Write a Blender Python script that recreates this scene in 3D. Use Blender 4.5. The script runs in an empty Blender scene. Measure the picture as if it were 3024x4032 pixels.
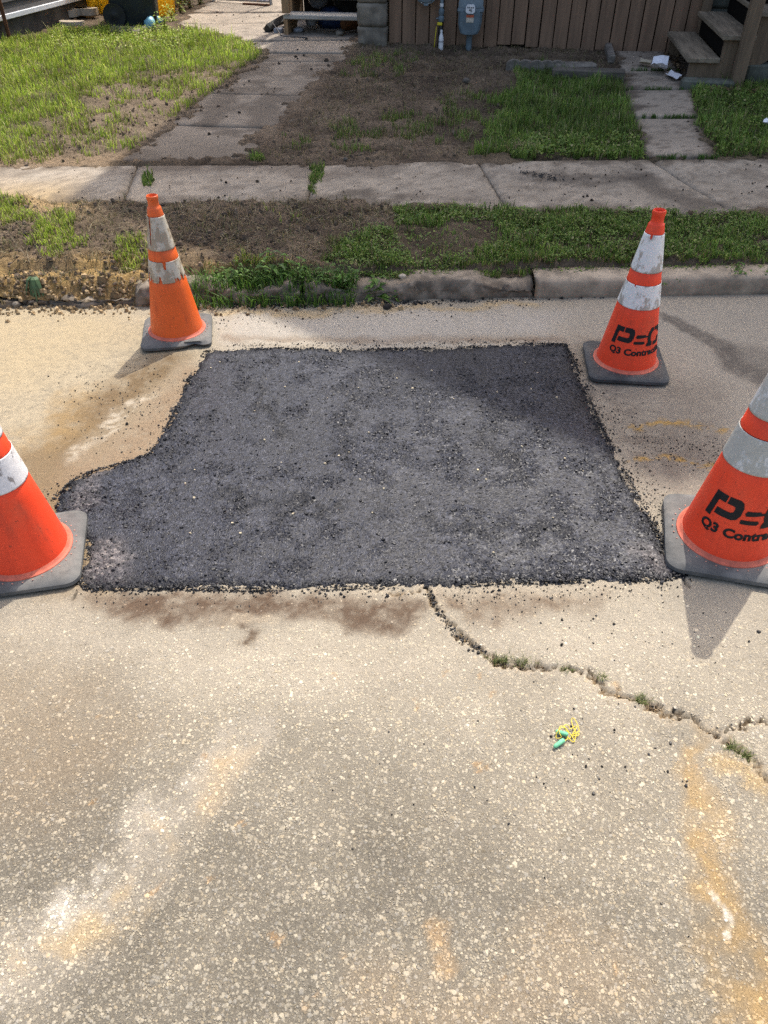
import bpy, bmesh, math, random
import numpy as np
from mathutils import Vector, Matrix

# ------------------------------------------------------------------ camera, sky, sun, exposure
SC = bpy.context.scene
COL = SC.collection
R = math.radians
PITCH, CAMH, FPX = R(40.5), 1.80, 3029.0
cam_d = bpy.data.cameras.new('camera')
cam_d.sensor_fit = 'VERTICAL'
cam_d.sensor_height = 36.0
cam_d.lens = 36.0 * FPX / 4032.0
cam_d.clip_start = 0.05
cam_d.clip_end = 500
cam = bpy.data.objects.new('camera', cam_d)
cam.location = (0, 0, CAMH)
cam.rotation_euler = (math.pi / 2 - PITCH, 0, 0)
COL.objects.link(cam)
SC.camera = cam

SUN_EL, SUN_AZ = R(57.0), R(25.5)
wd = bpy.data.worlds.new('World')
SC.world = wd
wd.use_nodes = True
wn = wd.node_tree
for n in list(wn.nodes):
    wn.nodes.remove(n)
sky = wn.nodes.new('ShaderNodeTexSky')
sky.sky_type = 'NISHITA'
sky.sun_disc = False
sky.sun_elevation = SUN_EL
sky.sun_rotation = SUN_AZ
sky.dust_density = 5.0
sky.ozone_density = 0.4
bg = wn.nodes.new('ShaderNodeBackground')
bg.inputs['Strength'].default_value = 0.15
wo = wn.nodes.new('ShaderNodeOutputWorld')
wn.links.new(sky.outputs[0], bg.inputs['Color'])
wn.links.new(bg.outputs[0], wo.inputs['Surface'])

sd = bpy.data.lights.new('sun', 'SUN')
sd.energy = 2.5
sd.angle = R(0.55)
sd.color = (1.0, 0.95, 0.87)
sun = bpy.data.objects.new('sun', sd)
sdir = Vector((math.cos(SUN_EL) * math.sin(SUN_AZ), math.cos(SUN_EL) * math.cos(SUN_AZ), math.sin(SUN_EL)))
sun.rotation_euler = sdir.to_track_quat('Z', 'Y').to_euler()
sun.location = (3, 6, 14)
COL.objects.link(sun)
SC.view_settings.view_transform = 'Standard'
SC.view_settings.look = 'None'
SC.view_settings.gamma = 1.0
SC.cycles.use_denoising = False
SC.view_settings.exposure = 1.0

# ------------------------------------------------------------------ helpers
rng = np.random.default_rng(7)
random.seed(7)
cP, sP = math.cos(PITCH), math.sin(PITCH)

def gp(px, py, z=0.0):
    """ground point measured on the photograph (pixel of the 3024 px wide picture) at height z"""
    x = (px - 1512) / FPX
    y = (py - 2016) / FPX
    Z = (CAMH - z) / (sP + y * cP)
    return (x * Z, Z * cP - y * Z * sP)

def gps(pts, z=0.0):
    return np.array([gp(a, b, z) for a, b in pts])

def gd(pts, z=0.17):          # same, measured on a 1659 px wide copy
    k = 3024 / 1659.0
    return np.array([gp(a * k, b * k, z) for a, b in pts])

def tag(o, label=None, cat=None, group=None, kind=None):
    if label: o['label'] = label
    if cat: o['category'] = cat
    if group: o['group'] = group
    if kind: o['kind'] = kind
    return o

def empty(name, loc=(0, 0, 0), rz=0, parent=None):
    o = bpy.data.objects.new(name, None)
    o.empty_display_size = 0.1
    o.location = loc
    o.rotation_euler = (0, 0, rz)
    COL.objects.link(o)
    if parent: o.parent = parent
    return o

def _hash(ix, iy, seed):
    h = (ix.astype(np.int64) * 374761393 + iy.astype(np.int64) * 668265263 + seed * 1442695041) & 0xFFFFFFFF
    h = ((h ^ (h >> 13)) * 1274126177) & 0xFFFFFFFF
    h = ((h ^ (h >> 16)) * 2246822519) & 0xFFFFFFFF
    return ((h ^ (h >> 15)) & 0xFFFFFF) / float(0xFFFFFF)

def vn(x, y, seed=0):
    x = np.asarray(x, float); y = np.asarray(y, float)
    ix = np.floor(x); iy = np.floor(y)
    fx = x - ix; fy = y - iy
    fx = fx * fx * fx * (fx * (fx * 6 - 15) + 10); fy = fy * fy * fy * (fy * (fy * 6 - 15) + 10)
    a = _hash(ix, iy, seed); b = _hash(ix + 1, iy, seed); c = _hash(ix, iy + 1, seed); d = _hash(ix + 1, iy + 1, seed)
    return (a * (1 - fx) + b * fx) * (1 - fy) + (c * (1 - fx) + d * fx) * fy

def fbm(x, y, sc, seed=0, oc=4):
    x = np.asarray(x, float) * sc; y = np.asarray(y, float) * sc
    t = 0; a = 0.5; s = 0
    for k in range(oc):
        t = t + a * vn(x + 17.3 * k, y - 9.1 * k, seed + k * 31); s += a
        a *= 0.5; x = x * 2.03; y = y * 2.03
    return t / s

def cellular(x, y, size, seed=0):
    x = np.asarray(x) / size; y = np.asarray(y) / size
    ix = np.floor(x); iy = np.floor(y)
    best = np.full(x.shape, 9.0); rnd = np.zeros(x.shape)
    for dx in (-1, 0, 1):
        for dy in (-1, 0, 1):
            cx = ix + dx; cy = iy + dy
            px = cx + _hash(cx, cy, seed); py = cy + _hash(cx, cy, seed + 5)
            d = (px - x) ** 2 + (py - y) ** 2
            m = d < best
            best = np.where(m, d, best); rnd = np.where(m, _hash(cx, cy, seed + 11), rnd)
    return np.sqrt(best), rnd

def sst(a, b, x):
    t = np.clip((x - a) / (b - a), 0, 1)
    return t * t * (3 - 2 * t)

def inpoly(x, y, P):
    x = np.asarray(x); y = np.asarray(y)
    ins = np.zeros(x.shape, bool)
    n = len(P); j = n - 1
    for i in range(n):
        xi, yi = P[i]; xj, yj = P[j]
        c = ((yi > y) != (yj > y)) & (x < (xj - xi) * (y - yi) / (yj - yi + 1e-12) + xi)
        ins ^= c
        j = i
    return ins

def dpoly(x, y, P, closed=False):
    """distance to a polyline and position (0..1) along it"""
    x = np.asarray(x); y = np.asarray(y)
    best = np.full(x.shape, 1e9); tt = np.zeros(x.shape)
    n = len(P); m = n if closed else n - 1
    for i in range(m):
        a = P[i]; b = P[(i + 1) % n]
        dx, dy = b[0] - a[0], b[1] - a[1]
        L = dx * dx + dy * dy + 1e-12
        t = np.clip(((x - a[0]) * dx + (y - a[1]) * dy) / L, 0, 1)
        d = np.hypot(x - a[0] - t * dx, y - a[1] - t * dy)
        mm = d < best
        best = np.where(mm, d, best); tt = np.where(mm, (i + t) / m, tt)
    return best, tt

def sdf(x, y, P):
    d, _ = dpoly(x, y, P, True)
    return np.where(inpoly(x, y, P), -d, d)

def srgb(r, g, b):
    f = lambda c: c / 12.92 if c <= 0.04045 else ((c + 0.055) / 1.055) ** 2.4
    return (f(r / 255), f(g / 255), f(b / 255))

def mesh_np(name, V, F, mat=None, parent=None, cols=None, scal=None, smooth=False):
    """V (n,3); F (m,k) of one polygon size"""
    me = bpy.data.meshes.new(name)
    V = np.ascontiguousarray(V, np.float32); F = np.ascontiguousarray(F, np.int32)
    m, k = F.shape
    me.vertices.add(len(V)); me.vertices.foreach_set('co', V.ravel())
    me.loops.add(m * k); me.loops.foreach_set('vertex_index', F.ravel())
    me.polygons.add(m)
    me.polygons.foreach_set('loop_start', np.arange(0, m * k, k, dtype=np.int32))
    me.polygons.foreach_set('loop_total', np.full(m, k, np.int32))
    me.polygons.foreach_set('use_smooth', np.full(m, smooth, bool))
    me.update(calc_edges=True)
    if cols is not None:
        a = me.attributes.new('col', 'FLOAT_COLOR', 'POINT')
        c4 = np.ones((len(V), 4), np.float32); c4[:, :3] = cols
        a.data.foreach_set('color', c4.ravel())
    if scal is not None:
        for nm, arr in scal.items():
            a = me.attributes.new(nm, 'FLOAT', 'POINT')
            a.data.foreach_set('value', np.ascontiguousarray(arr, np.float32))
    if mat: me.materials.append(mat)
    o = bpy.data.objects.new(name, me)
    COL.objects.link(o)
    if parent: o.parent = parent
    return o

def grid_np(xs, ys):
    X, Y = np.meshgrid(xs, ys)
    nx, ny = len(xs), len(ys)
    i = np.arange(nx * ny).reshape(ny, nx)
    F = np.stack([i[:-1, :-1], i[:-1, 1:], i[1:, 1:], i[1:, :-1]], -1).reshape(-1, 4)
    return X.ravel(), Y.ravel(), F

class MB:
    def __init__(s): s.v = []; s.f = []
    def add(s, vs, fs):
        o = len(s.v); s.v += [tuple(v) for v in vs]; s.f += [tuple(i + o for i in f) for f in fs]; return s
    def box(s, c, d, ch=0.0, rz=0.0, jit=0.0):
        """chamfered box, centre c, size d"""
        hx, hy, hz = d[0] / 2, d[1] / 2, d[2] / 2
        ch = min(ch, hx * .9, hy * .9, hz * .9)
        vs = []; fs = []
        if ch <= 0:
            for z in (-hz, hz):
                for x, y in ((-hx, -hy), (hx, -hy), (hx, hy), (-hx, hy)): vs.append([x, y, z])
            fs = [(3, 2, 1, 0), (4, 5, 6, 7), (0, 1, 5, 4), (1, 2, 6, 5), (2, 3, 7, 6), (3, 0, 4, 7)]
        else:
            idx = {}
            for sx in (-1, 1):
                for sy in (-1, 1):
                    for sz in (-1, 1):
                        for ax in range(3):
                            p = [sx * (hx - (ch if ax != 0 else 0)), sy * (hy - (ch if ax != 1 else 0)), sz * (hz - (ch if ax != 2 else 0))]
                            idx[(sx, sy, sz, ax)] = len(vs); vs.append(p)
            for ax in range(3):
                a, b = [(1, 2), (2, 0), (0, 1)][ax]
                for sg in (-1, 1):
                    q = []
                    for (p1, p2) in ((-1, -1), (1, -1), (1, 1), (-1, 1)):
                        k = [0, 0, 0]; k[ax] = sg; k[a] = p1; k[b] = p2
                        q.append(idx[(k[0], k[1], k[2], ax)])
                    fs.append(tuple(q if sg > 0 else q[::-1]))
            for ax in range(3):
                a, b = [(1, 2), (2, 0), (0, 1)][ax]
                for p1 in (-1, 1):
                    for p2 in (-1, 1):
                        def K(s0, which):
                            k = [0, 0, 0]; k[ax] = s0; k[a] = p1; k[b] = p2
                            return idx[(k[0], k[1], k[2], which)]
                        q = (K(-1, a), K(1, a), K(1, b), K(-1, b))
                        fs.append(q if p1 * p2 < 0 else q[::-1])
            for sx in (-1, 1):
                for sy in (-1, 1):
                    for sz in (-1, 1):
                        q = tuple(idx[(sx, sy, sz, ax)] for ax in range(3))
                        fs.append(q if sx * sy * sz > 0 else q[::-1])
        c0, s0 = math.cos(rz), math.sin(rz)
        out = []
        for x, y, z in vs:
            if jit:
                x += random.uniform(-jit, jit); y += random.uniform(-jit, jit); z += random.uniform(-jit, jit)
            out.append((c[0] + x * c0 - y * s0, c[1] + x * s0 + y * c0, c[2] + z))
        return s.add(out, fs)
    def prism(s, poly, lo, hi, axis='z'):
        n = len(poly)
        def P(a, b, t): return {'z': (a, b, t), 'y': (a, t, b), 'x': (t, a, b)}[axis]
        vs = [P(a, b, lo) for a, b in poly] + [P(a, b, hi) for a, b in poly]
        fs = [tuple(range(n))[::-1], tuple(range(n, 2 * n))] + [(i, (i + 1) % n, (i + 1) % n + n, i + n) for i in range(n)]
        return s.add(vs, fs)
    def lathe(s, prof, n=24, c=(0, 0, 0), closed=False):
        vs = []; fs = []
        for r, z in prof:
            for k in range(n):
                a = 2 * math.pi * k / n
                vs.append((c[0] + r * math.cos(a), c[1] + r * math.sin(a), c[2] + z))
        for i in range(len(prof) - 1):
            for k in range(n):
                fs.append((i * n + k, i * n + (k + 1) % n, (i + 1) * n + (k + 1) % n, (i + 1) * n + k))
        fs.append(tuple(range(n))[::-1]); m = (len(prof) - 1) * n
        fs.append(tuple(range(m, m + n)))
        return s.add(vs, fs)
    def tube(s, pts, r, n=8, caps=True):
        pts = [Vector(p) for p in pts]
        rr = r if isinstance(r, (list, tuple)) else [r] * len(pts)
        t0 = (pts[1] - pts[0]).normalized()
        up = Vector((0, 0, 1)) if abs(t0.z) < 0.9 else Vector((1, 0, 0))
        nn = t0.cross(up).normalized()
        vs = []; fs = []
        for i, p in enumerate(pts):
            t = ((pts[min(i + 1, len(pts) - 1)] - pts[max(i - 1, 0)])).normalized()
            nn = (nn - t * nn.dot(t)).normalized(); b = t.cross(nn)
            for k in range(n):
                a = 2 * math.pi * k / n
                vs.append(p + (nn * math.cos(a) + b * math.sin(a)) * rr[i])
        for i in range(len(pts) - 1):
            for k in range(n):
                fs.append((i * n + k, i * n + (k + 1) % n, (i + 1) * n + (k + 1) % n, (i + 1) * n + k))
        if caps:
            fs.append(tuple(range(n))[::-1]); m = (len(pts) - 1) * n
            fs.append(tuple(range(m, m + n)))
        return s.add(vs, fs)
    def build(s, name, mat, parent=None, smooth=False):
        me = bpy.data.meshes.new(name)
        me.from_pydata(s.v, [], s.f); me.update()
        bm = bmesh.new(); bm.from_mesh(me)
        bmesh.ops.recalc_face_normals(bm, faces=bm.faces); bm.to_mesh(me); bm.free()
        if smooth:
            me.polygons.foreach_set('use_smooth', [True] * len(me.polygons))
            me.set_sharp_from_angle(angle=R(40))
        if mat: me.materials.append(mat)
        o = bpy.data.objects.new(name, me); COL.objects.link(o)
        if parent: o.parent = parent
        return o

# ------------------------------------------------------------------ materials
class NT:
    def __init__(s, name, rough=0.8, spec=0.3):
        s.m = bpy.data.materials.new(name); s.m.use_nodes = True
        s.t = s.m.node_tree
        for n in list(s.t.nodes): s.t.nodes.remove(n)
        s.out = s.n('ShaderNodeOutputMaterial'); s.p = s.n('ShaderNodeBsdfPrincipled')
        s.l(s.p.outputs[0], s.out.inputs['Surface'])
        s.p.inputs['Roughness'].default_value = rough
        s.p.inputs['Specular IOR Level'].default_value = spec
    def n(s, typ, **kw):
        n = s.t.nodes.new(typ)
        for k, v in kw.items(): setattr(n, k, v)
        return n
    def l(s, a, b): s.t.links.new(a, b)
    def put(s, inp, v):
        if isinstance(v, bpy.types.NodeSocket): s.l(v, inp)
        elif isinstance(v, (tuple, list)) and len(v) == 3 and inp.type == 'RGBA': inp.default_value = (*v, 1)
        else: inp.default_value = v
    def coord(s): 
        if not hasattr(s, '_c'): s._c = s.n('ShaderNodeTexCoord').outputs['Object']
        return s._c
    def mapped(s, scale=(1, 1, 1), loc=(0, 0, 0)):
        m = s.n('ShaderNodeMapping'); m.inputs['Scale'].default_value = scale; m.inputs['Location'].default_value = loc
        s.l(s.coord(), m.inputs[0]); return m.outputs[0]
    def noise(s, scale, detail=4, rough=.55, vec=None, dist=0):
        n = s.n('ShaderNodeTexNoise'); n.inputs['Scale'].default_value = scale; n.inputs['Detail'].default_value = detail
        n.inputs['Roughness'].default_value = rough; n.inputs['Distortion'].default_value = dist
        s.l(vec if vec else s.coord(), n.inputs['Vector']); return n.outputs['Fac']
    def vor(s, scale, vec=None, feature='F1', rnd=1.0):
        n = s.n('ShaderNodeTexVoronoi', feature=feature); n.inputs['Scale'].default_value = scale; n.inputs['Randomness'].default_value = rnd
        s.l(vec if vec else s.coord(), n.inputs['Vector']); return n
    def math(s, op, a, b=0.0, c=0.0, clamp=False):
        n = s.n('ShaderNodeMath', operation=op, use_clamp=clamp)
        s.put(n.inputs[0], a); s.put(n.inputs[1], b)
        if op in ('MULTIPLY_ADD', 'SMOOTH_MIN', 'COMPARE'): s.put(n.inputs[2], c)
        return n.outputs[0]
    def rng(s, v, a, b, c=0.0, d=1.0, smooth=True):
        n = s.n('ShaderNodeMapRange'); n.interpolation_type = 'SMOOTHSTEP' if smooth else 'LINEAR'
        s.put(n.inputs[0], v); s.put(n.inputs[1], a); s.put(n.inputs[2], b); s.put(n.inputs[3], c); s.put(n.inputs[4], d)
        return n.outputs[0]
    def mix(s, f, a, b, blend='MIX'):
        n = s.n('ShaderNodeMix', data_type='RGBA', blend_type=blend)
        s.put(n.inputs[0], f); s.put(n.inputs[6], a); s.put(n.inputs[7], b); return n.outputs[2]
    def ramp(s, v, stops, interp='LINEAR'):
        n = s.n('ShaderNodeValToRGB'); cr = n.color_ramp; cr.interpolation = interp
        while len(cr.elements) > 1: cr.elements.remove(cr.elements[-1])
        cr.elements[0].position = stops[0][0]; cr.elements[0].color = (*stops[0][1], 1)
        for p, c in stops[1:]:
            e = cr.elements.new(p); e.color = (*c, 1)
        s.put(n.inputs[0], v); return n.outputs[0]
    def attr(s, name, fac=False):
        n = s.n('ShaderNodeAttribute'); n.attribute_name = name; return n.outputs['Fac' if fac else 'Color']
    def bump(s, h, strength=0.3, dist=0.01, prev=None):
        n = s.n('ShaderNodeBump'); n.inputs['Strength'].default_value = strength; n.inputs['Distance'].default_value = dist
        s.put(n.inputs['Height'], h)
        if prev: s.l(prev, n.inputs['Normal'])
        s.l(n.outputs[0], s.p.inputs['Normal']); return n.outputs[0]
    def base(s, v): s.put(s.p.inputs['Base Color'], v); return s
    def done(s): return s.m

M = {}
def simple(name, col, rough=.7, spec=.3, var=.25, scale=12, bump=.15, bscale=60, metal=0.0, stretch=(1, 1, 1), dirt=None):
    t = NT(name, rough, spec)
    vec = t.mapped(stretch)
    f = t.noise(scale, 5, .6, vec)
    c = t.mix(t.rng(f, .3, .7), tuple(x * (1 - var) for x in col), tuple(min(x * (1 + var), 1) for x in col))
    if dirt:
        d = t.noise(scale * .35, 6, .65, vec)
        c = t.mix(t.rng(d, .52, .72, 0, dirt[1]), c, dirt[0])
    t.base(c); t.p.inputs['Metallic'].default_value = metal
    t.bump(t.noise(bscale, 4, .6, vec), bump, .004)
    t.put(t.p.inputs['Roughness'], t.rng(f, .2, .8, max(rough - .1, .05), min(rough + .1, 1)))
    M[name] = t.done(); return M[name]

# concrete road: macro colour comes from the mesh (dust, damp, clay), grain from the shader
def concrete(name, stone=1.0, sc=95):
    t = NT(name, .86, .25)
    macro = t.attr('col'); agg = t.attr('agg', True)
    warp = t.n('ShaderNodeTexNoise'); warp.inputs['Scale'].default_value = 60; warp.inputs['Detail'].default_value = 2
    t.l(t.coord(), warp.inputs['Vector'])
    va = t.n('ShaderNodeVectorMath', operation='MULTIPLY_ADD')
    t.l(warp.outputs['Color'], va.inputs[0]); va.inputs[1].default_value = (.009, .009, .0); t.l(t.coord(), va.inputs[2])
    fl = t.n('ShaderNodeVectorMath', operation='MULTIPLY'); t.l(va.outputs[0], fl.inputs[0]); fl.inputs[1].default_value = (1, 1, 0)
    v1 = t.vor(sc, fl.outputs[0]); v2 = t.vor(sc * 2.1, fl.outputs[0])
    s1 = t.n('ShaderNodeSeparateColor'); t.l(v1.outputs['Color'], s1.inputs[0])
    s2 = t.n('ShaderNodeSeparateColor'); t.l(v2.outputs['Color'], s2.inputs[0])
    th1 = t.math('MULTIPLY_ADD', s1.outputs[0], .42, .08)
    m1 = t.rng(t.math('SUBTRACT', th1, v1.outputs['Distance']), -.03, .05)
    th2 = t.math('MULTIPLY_ADD', s2.outputs[0], .40, .05)
    m2 = t.rng(t.math('SUBTRACT', th2, v2.outputs['Distance']), -.04, .07)
    st = [(0, (.55, .5, .42)), (.2, (1.0, .97, .9)), (.42, (1.3, 1.22, 1.06)), (.6, (.98, .97, .97)), (.78, (1.42, 1.36, 1.22)), (.93, (.82, .74, .62)), (1, (.45, .43, .42))]
    c1 = t.ramp(s1.outputs[1], st); c2 = t.ramp(s2.outputs[1], st)
    fine = t.noise(300, 4, .75)
    mort = t.mix(1.0, macro, t.ramp(fine, [(.28, (.38, .36, .34)), (.72, (1.05, 1.03, 1.0))]), 'MULTIPLY')
    a1 = t.math('MULTIPLY', m1, t.math('MULTIPLY', agg, .85 * stone)); a2 = t.math('MULTIPLY', m2, t.math('MULTIPLY', agg, .7 * stone))
    x = t.mix(a2, mort, t.mix(1.0, macro, c2, 'MULTIPLY'))
    x = t.mix(a1, x, t.mix(1.0, macro, c1, 'MULTIPLY'))
    pits = t.rng(t.noise(150, 4, .75), .58, .70, 0, .6)
    x = t.mix(pits, x, t.mix(1.0, macro, (.42, .39, .36), 'MULTIPLY'))
    t.base(x)
    h = t.math('ADD', t.math('MULTIPLY', m1, .6), t.math('ADD', t.math('MULTIPLY', m2, .35), t.math('MULTIPLY', fine, .5)))
    h = t.math('SUBTRACT', h, t.math('MULTIPLY', pits, 1.0))
    t.bump(h, .6, .004)
    M[name] = t.done()
concrete('road_concrete', 1.0, 108)
concrete('sidewalk_concrete', .75, 110)

t = NT('aggregate', .8, .3); t.base(t.mix(t.rng(t.noise(260, 3), .3, .7, 0, .35), t.attr('col'), (.35, .32, .27)))
t.bump(t.noise(300, 3), .25, .002); M['aggregate'] = t.done()

t = NT('asphalt', .5, .34)
v = t.vor(118); v2 = t.vor(230)
s1 = t.n('ShaderNodeSeparateColor'); t.l(v.outputs['Color'], s1.inputs[0])
c = t.ramp(s1.outputs[0], [(0, (.006, .006, .008)), (.5, (.015, .0155, .020)), (.85, (.026, .027, .033)), (1, (.05, .05, .056))])
c = t.mix(1.0, c, t.attr('col'), 'MULTIPLY')
t.base(c)
t.put(t.p.inputs['Roughness'], t.rng(s1.outputs[1], 0, 1, .36, .62, False))
h = t.math('ADD', t.rng(v.outputs['Distance'], .1, .55, 1, 0), t.math('MULTIPLY', t.rng(v2.outputs['Distance'], .1, .55, 1, 0), .4))
h = t.math('MULTIPLY', h, t.math('MULTIPLY_ADD', t.attr('rgh', True), .75, .3))
t.bump(h, .6, .005); M['asphalt'] = t.done()

t = NT('asphalt_stone', .42, .36); t.base(t.attr('col')); t.bump(t.noise(400, 3), .3, .002); M['asphalt_stone'] = t.done()

t = NT('soil', .95, .15)
c = t.attr('col'); f = t.noise(45, 6, .7); f2 = t.noise(170, 4, .7)
c = t.mix(1.0, c, t.ramp(f, [(.3, (.55, .53, .5)), (.7, (1.35, 1.32, 1.28))]), 'MULTIPLY')
c = t.mix(1.0, c, t.ramp(f2, [(.3, (.7, .7, .7)), (.72, (1.3, 1.3, 1.3))]), 'MULTIPLY')
t.base(c); t.bump(t.math('ADD', f, t.math('MULTIPLY', f2, .5)), .8, .02); M['soil'] = t.done()

t = NT('clod', .95, .15); t.base(t.mix(1.0, t.attr('col'), t.ramp(t.noise(120, 4), [(.3, (.6, .6, .6)), (.7, (1.35, 1.33, 1.3))]), 'MULTIPLY')); t.bump(t.noise(150, 4), .5, .005); M['clod'] = t.done()

t = NT('grass_blade', .55, .3)
tr = t.n('ShaderNodeBsdfTranslucent'); t.l(t.attr('col'), tr.inputs[0]); t.base(t.attr('col'))
mx = t.n('ShaderNodeMixShader'); mx.inputs[0].default_value = .38
t.l(t.p.outputs[0], mx.inputs[1]); t.l(tr.outputs[0], mx.inputs[2]); t.l(mx.outputs[0], t.out.inputs['Surface']); M['grass_blade'] = t.done()

def vinyl(name, col, dark, seed):
    """worn coloured plastic of a cone body"""
    t = NT(name, .48, .4)
    vec = t.mapped((1, 1, .35), (seed, seed * 2.1, 0))
    f = t.noise(9, 6, .65, vec); g = t.noise(34, 5, .7, t.mapped((1, 1, .15), (seed * 3, 0, 1)))
    c = t.mix(t.rng(f, .35, .75), col, tuple(x * .84 for x in col))
    c = t.mix(t.rng(g, .5, .75, 0, .5), c, dark)
    du = t.noise(5, 6, .7, t.mapped((1, 1, .8), (seed, 3, 2))); c = t.mix(t.rng(du, .5, .75, 0, .3), c, (.45, .17, .09))
    sp = t.noise(70, 3, .6); c = t.mix(t.rng(sp, .65, .71, 0, .6), c, (.09, .035, .02))
    t.base(c); t.put(t.p.inputs['Roughness'], t.rng(g, .3, .7, .4, .62))
    t.p.inputs['Subsurface Weight'].default_value = .0
    t.bump(t.noise(50, 4), .08, .003); M[name] = t.done()
vinyl('vinyl_red', (.92, .072, .022), (.42, .05, .02), 1.0)
vinyl('vinyl_orange', (.80, .125, .018), (.33, .05, .015), 4.0)
vinyl('vinyl_flame', (.93, .07, .022), (.5, .05, .02), 8.0)
simple('plug_dot', (.42, .22, .17), .7, .2, .2, 30)
simple('vinyl_flange', (.50, .125, .075), .6, .3, .2, 30)
def sheeting(name, base, scuff_sparkle, amount, seed):
    t = NT(name, .45, .45)
    h = t.vor(150, t.mapped((1, 1, 1), (seed, 0, 0))); sx = t.n('ShaderNodeSeparateColor'); t.l(h.outputs['Color'], sx.inputs[0])
    c = t.mix(t.rng(sx.outputs[0], .2, .9, 0, .5), base, tuple(min(x * 1.22, .85) for x in base))
    f = t.noise(26, 7, .72, t.mapped((1, 1, .55), (seed, seed, 0))); g = t.noise(60, 5, .7, t.mapped((1, 1, .5), (0, seed, 0)))
    c = t.mix(t.rng(f, amount, amount + .07, 0, .8), c, scuff_sparkle)
    c = t.mix(t.rng(g, .66, .7, 0, .7), c, tuple(x * .6 for x in scuff_sparkle))
    t.base(c); t.put(t.p.inputs['Roughness'], t.rng(sx.outputs[1], 0, 1, .3, .6)); t.bump(t.math('ADD', f, t.math('MULTIPLY', h.outputs['Distance'], .3)), .2, .003); M[name] = t.done()
sheeting('sheeting_white', (.76, .75, .69), (.33, .28, .22), .49, 1.3)
sheeting('sheeting_grey', (.43, .42, .37), (.68, .68, .66), .50, 5.1)  # brighter patches are white sparkles of the sheeting, put into the colour
sheeting('sheeting_tan', (.50, .45, .36), (.30, .23, .15), .46, 2.2)
sheeting('sheeting_clean', (.68, .66, .65), (.17, .15, .14), .53, 9.2)
simple('rubber', (.052, .054, .055), .72, .35, .35, 14, .25, 90, dirt=((.16, .15, .13), .6))
simple('rubber_dusty', (.115, .114, .108), .8, .3, .3, 14, .25, 90, dirt=((.24, .22, .19), .6))
simple('stencil_black', (.012, .012, .013), .6, .3, .3, 40)
simple('plug_foam', (.17, .50, .28), .75, .25, .12, 60)
simple('plug_cord', (.75, .58, .06), .5, .4, .1, 60)
simple('brown_board', (.205, .128, .08), .7, .3, .22, 6, .3, 40, stretch=(3, 3, .25))
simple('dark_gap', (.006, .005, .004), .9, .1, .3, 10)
simple('weathered_wood', (.21, .17, .12), .8, .25, .3, 7, .4, 50, stretch=(4, .4, 4), dirt=((.09, .07, .05), .6))
simple('post_wood', (.155, .11, .07), .75, .25, .25, 8, .35, 40, stretch=(4, 4, .3))
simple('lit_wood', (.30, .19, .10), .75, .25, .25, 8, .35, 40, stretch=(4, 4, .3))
simple('grey_wood', (.36, .34, .30), .75, .25, .2, 8, .3, 40, stretch=(.4, 4, 4))
simple('pier_stone', (.19, .165, .13), .9, .2, .35, 7, .8, 22, dirt=((.09, .085, .06), .7))
simple('pier_stone_green', (.10, .105, .085), .9, .2, .35, 7, .8, 22, dirt=((.05, .055, .035), .7))
simple('mortar', (.13, .115, .09), .95, .15, .3, 20, .6, 40)
simple('timber', (.10, .088, .072), .9, .2, .3, 8, .6, 40, stretch=(.4, 3, 3))
simple('edging_stone', (.17, .15, .125), .92, .2, .3, 14, .6, 60)
simple('paver', (.37, .32, .25), .92, .2, .2, 14, .5, 60)
simple('meter_paint', (.11, .15, .17), .55, .4, .2, 10, .15, 40, dirt=((.05, .065, .075), .5))
simple('meter_light', (.16, .205, .23), .55, .4, .2, 10, .15, 40)
simple('white_plastic', (.72, .72, .72), .5, .4, .08, 20)
simple('paper', (.74, .75, .78), .8, .2, .06, 10, .3, 30)
simple('paper_tan', (.42, .36, .26), .8, .2, .15, 10, .3, 30)
simple('sticker_red', (.42, .09, .04), .6, .3, .3, 60)
simple('sticker_cream', (.52, .47, .38), .6, .3, .15, 60)
simple('black_plastic', (.010, .012, .013), .45, .4, .3, 6)
simple('bin_black', (.008, .014, .015), .5, .4, .3, 5)
simple('bin_yellow', (.80, .30, .008), .5, .4, .12, 5, .05)
t = NT('bin_yellow', .5, .4); t.base(t.mix(t.rng(t.noise(5), .3, .7), (.92, .55, .02), (.95, .60, .025)))
tr = t.n('ShaderNodeBsdfTranslucent'); tr.inputs[0].default_value = (1.0, .74, .08, 1)
mx = t.n('ShaderNodeMixShader'); mx.inputs[0].default_value = .65
t.l(t.p.outputs[0], mx.inputs[1]); t.l(tr.outputs[0], mx.inputs[2]); t.l(mx.outputs[0], t.out.inputs['Surface']); M['bin_yellow'] = t.done()
simple('rust', (.10, .045, .022), .85, .25, .4, 20, .5, 60, stretch=(3, 3, .6))
simple('siding', (.095, .093, .095), .6, .3, .12, 4, .1, 30, stretch=(1, .2, 3))
simple('trim_white', (.70, .72, .75), .6, .3, .06, 8)
simple('foundation', (.085, .078, .07), .95, .15, .3, 6, .7, 30)
simple('galvanised', (.42, .44, .46), .45, .5, .15, 20, metal=.7)
simple('crate_grey', (.46, .46, .45), .6, .3, .1, 10)
simple('blue_bag', (.22, .48, .58), .4, .5, .15, 20, .4, 30)
simple('bag_grey', (.22, .23, .25), .5, .4, .35, 9, .5, 20)
simple('junk_dark', (.02, .018, .016), .8, .2, .5, 9, .5, 20)
simple('junk_blue', (.02, .035, .09), .7, .2, .4, 9, .5, 20)
simple('junk_rust', (.16, .07, .03), .8, .2, .4, 9, .5, 20)
simple('yellow_tape', (.6, .48, .03), .6, .3, .15, 20)
simple('house_siding', (.34, .31, .27), .7, .3, .1, 4, .1, 30)
simple('roof_shingle', (.07, .065, .06), .95, .2, .3, 12, .6, 40)
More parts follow.
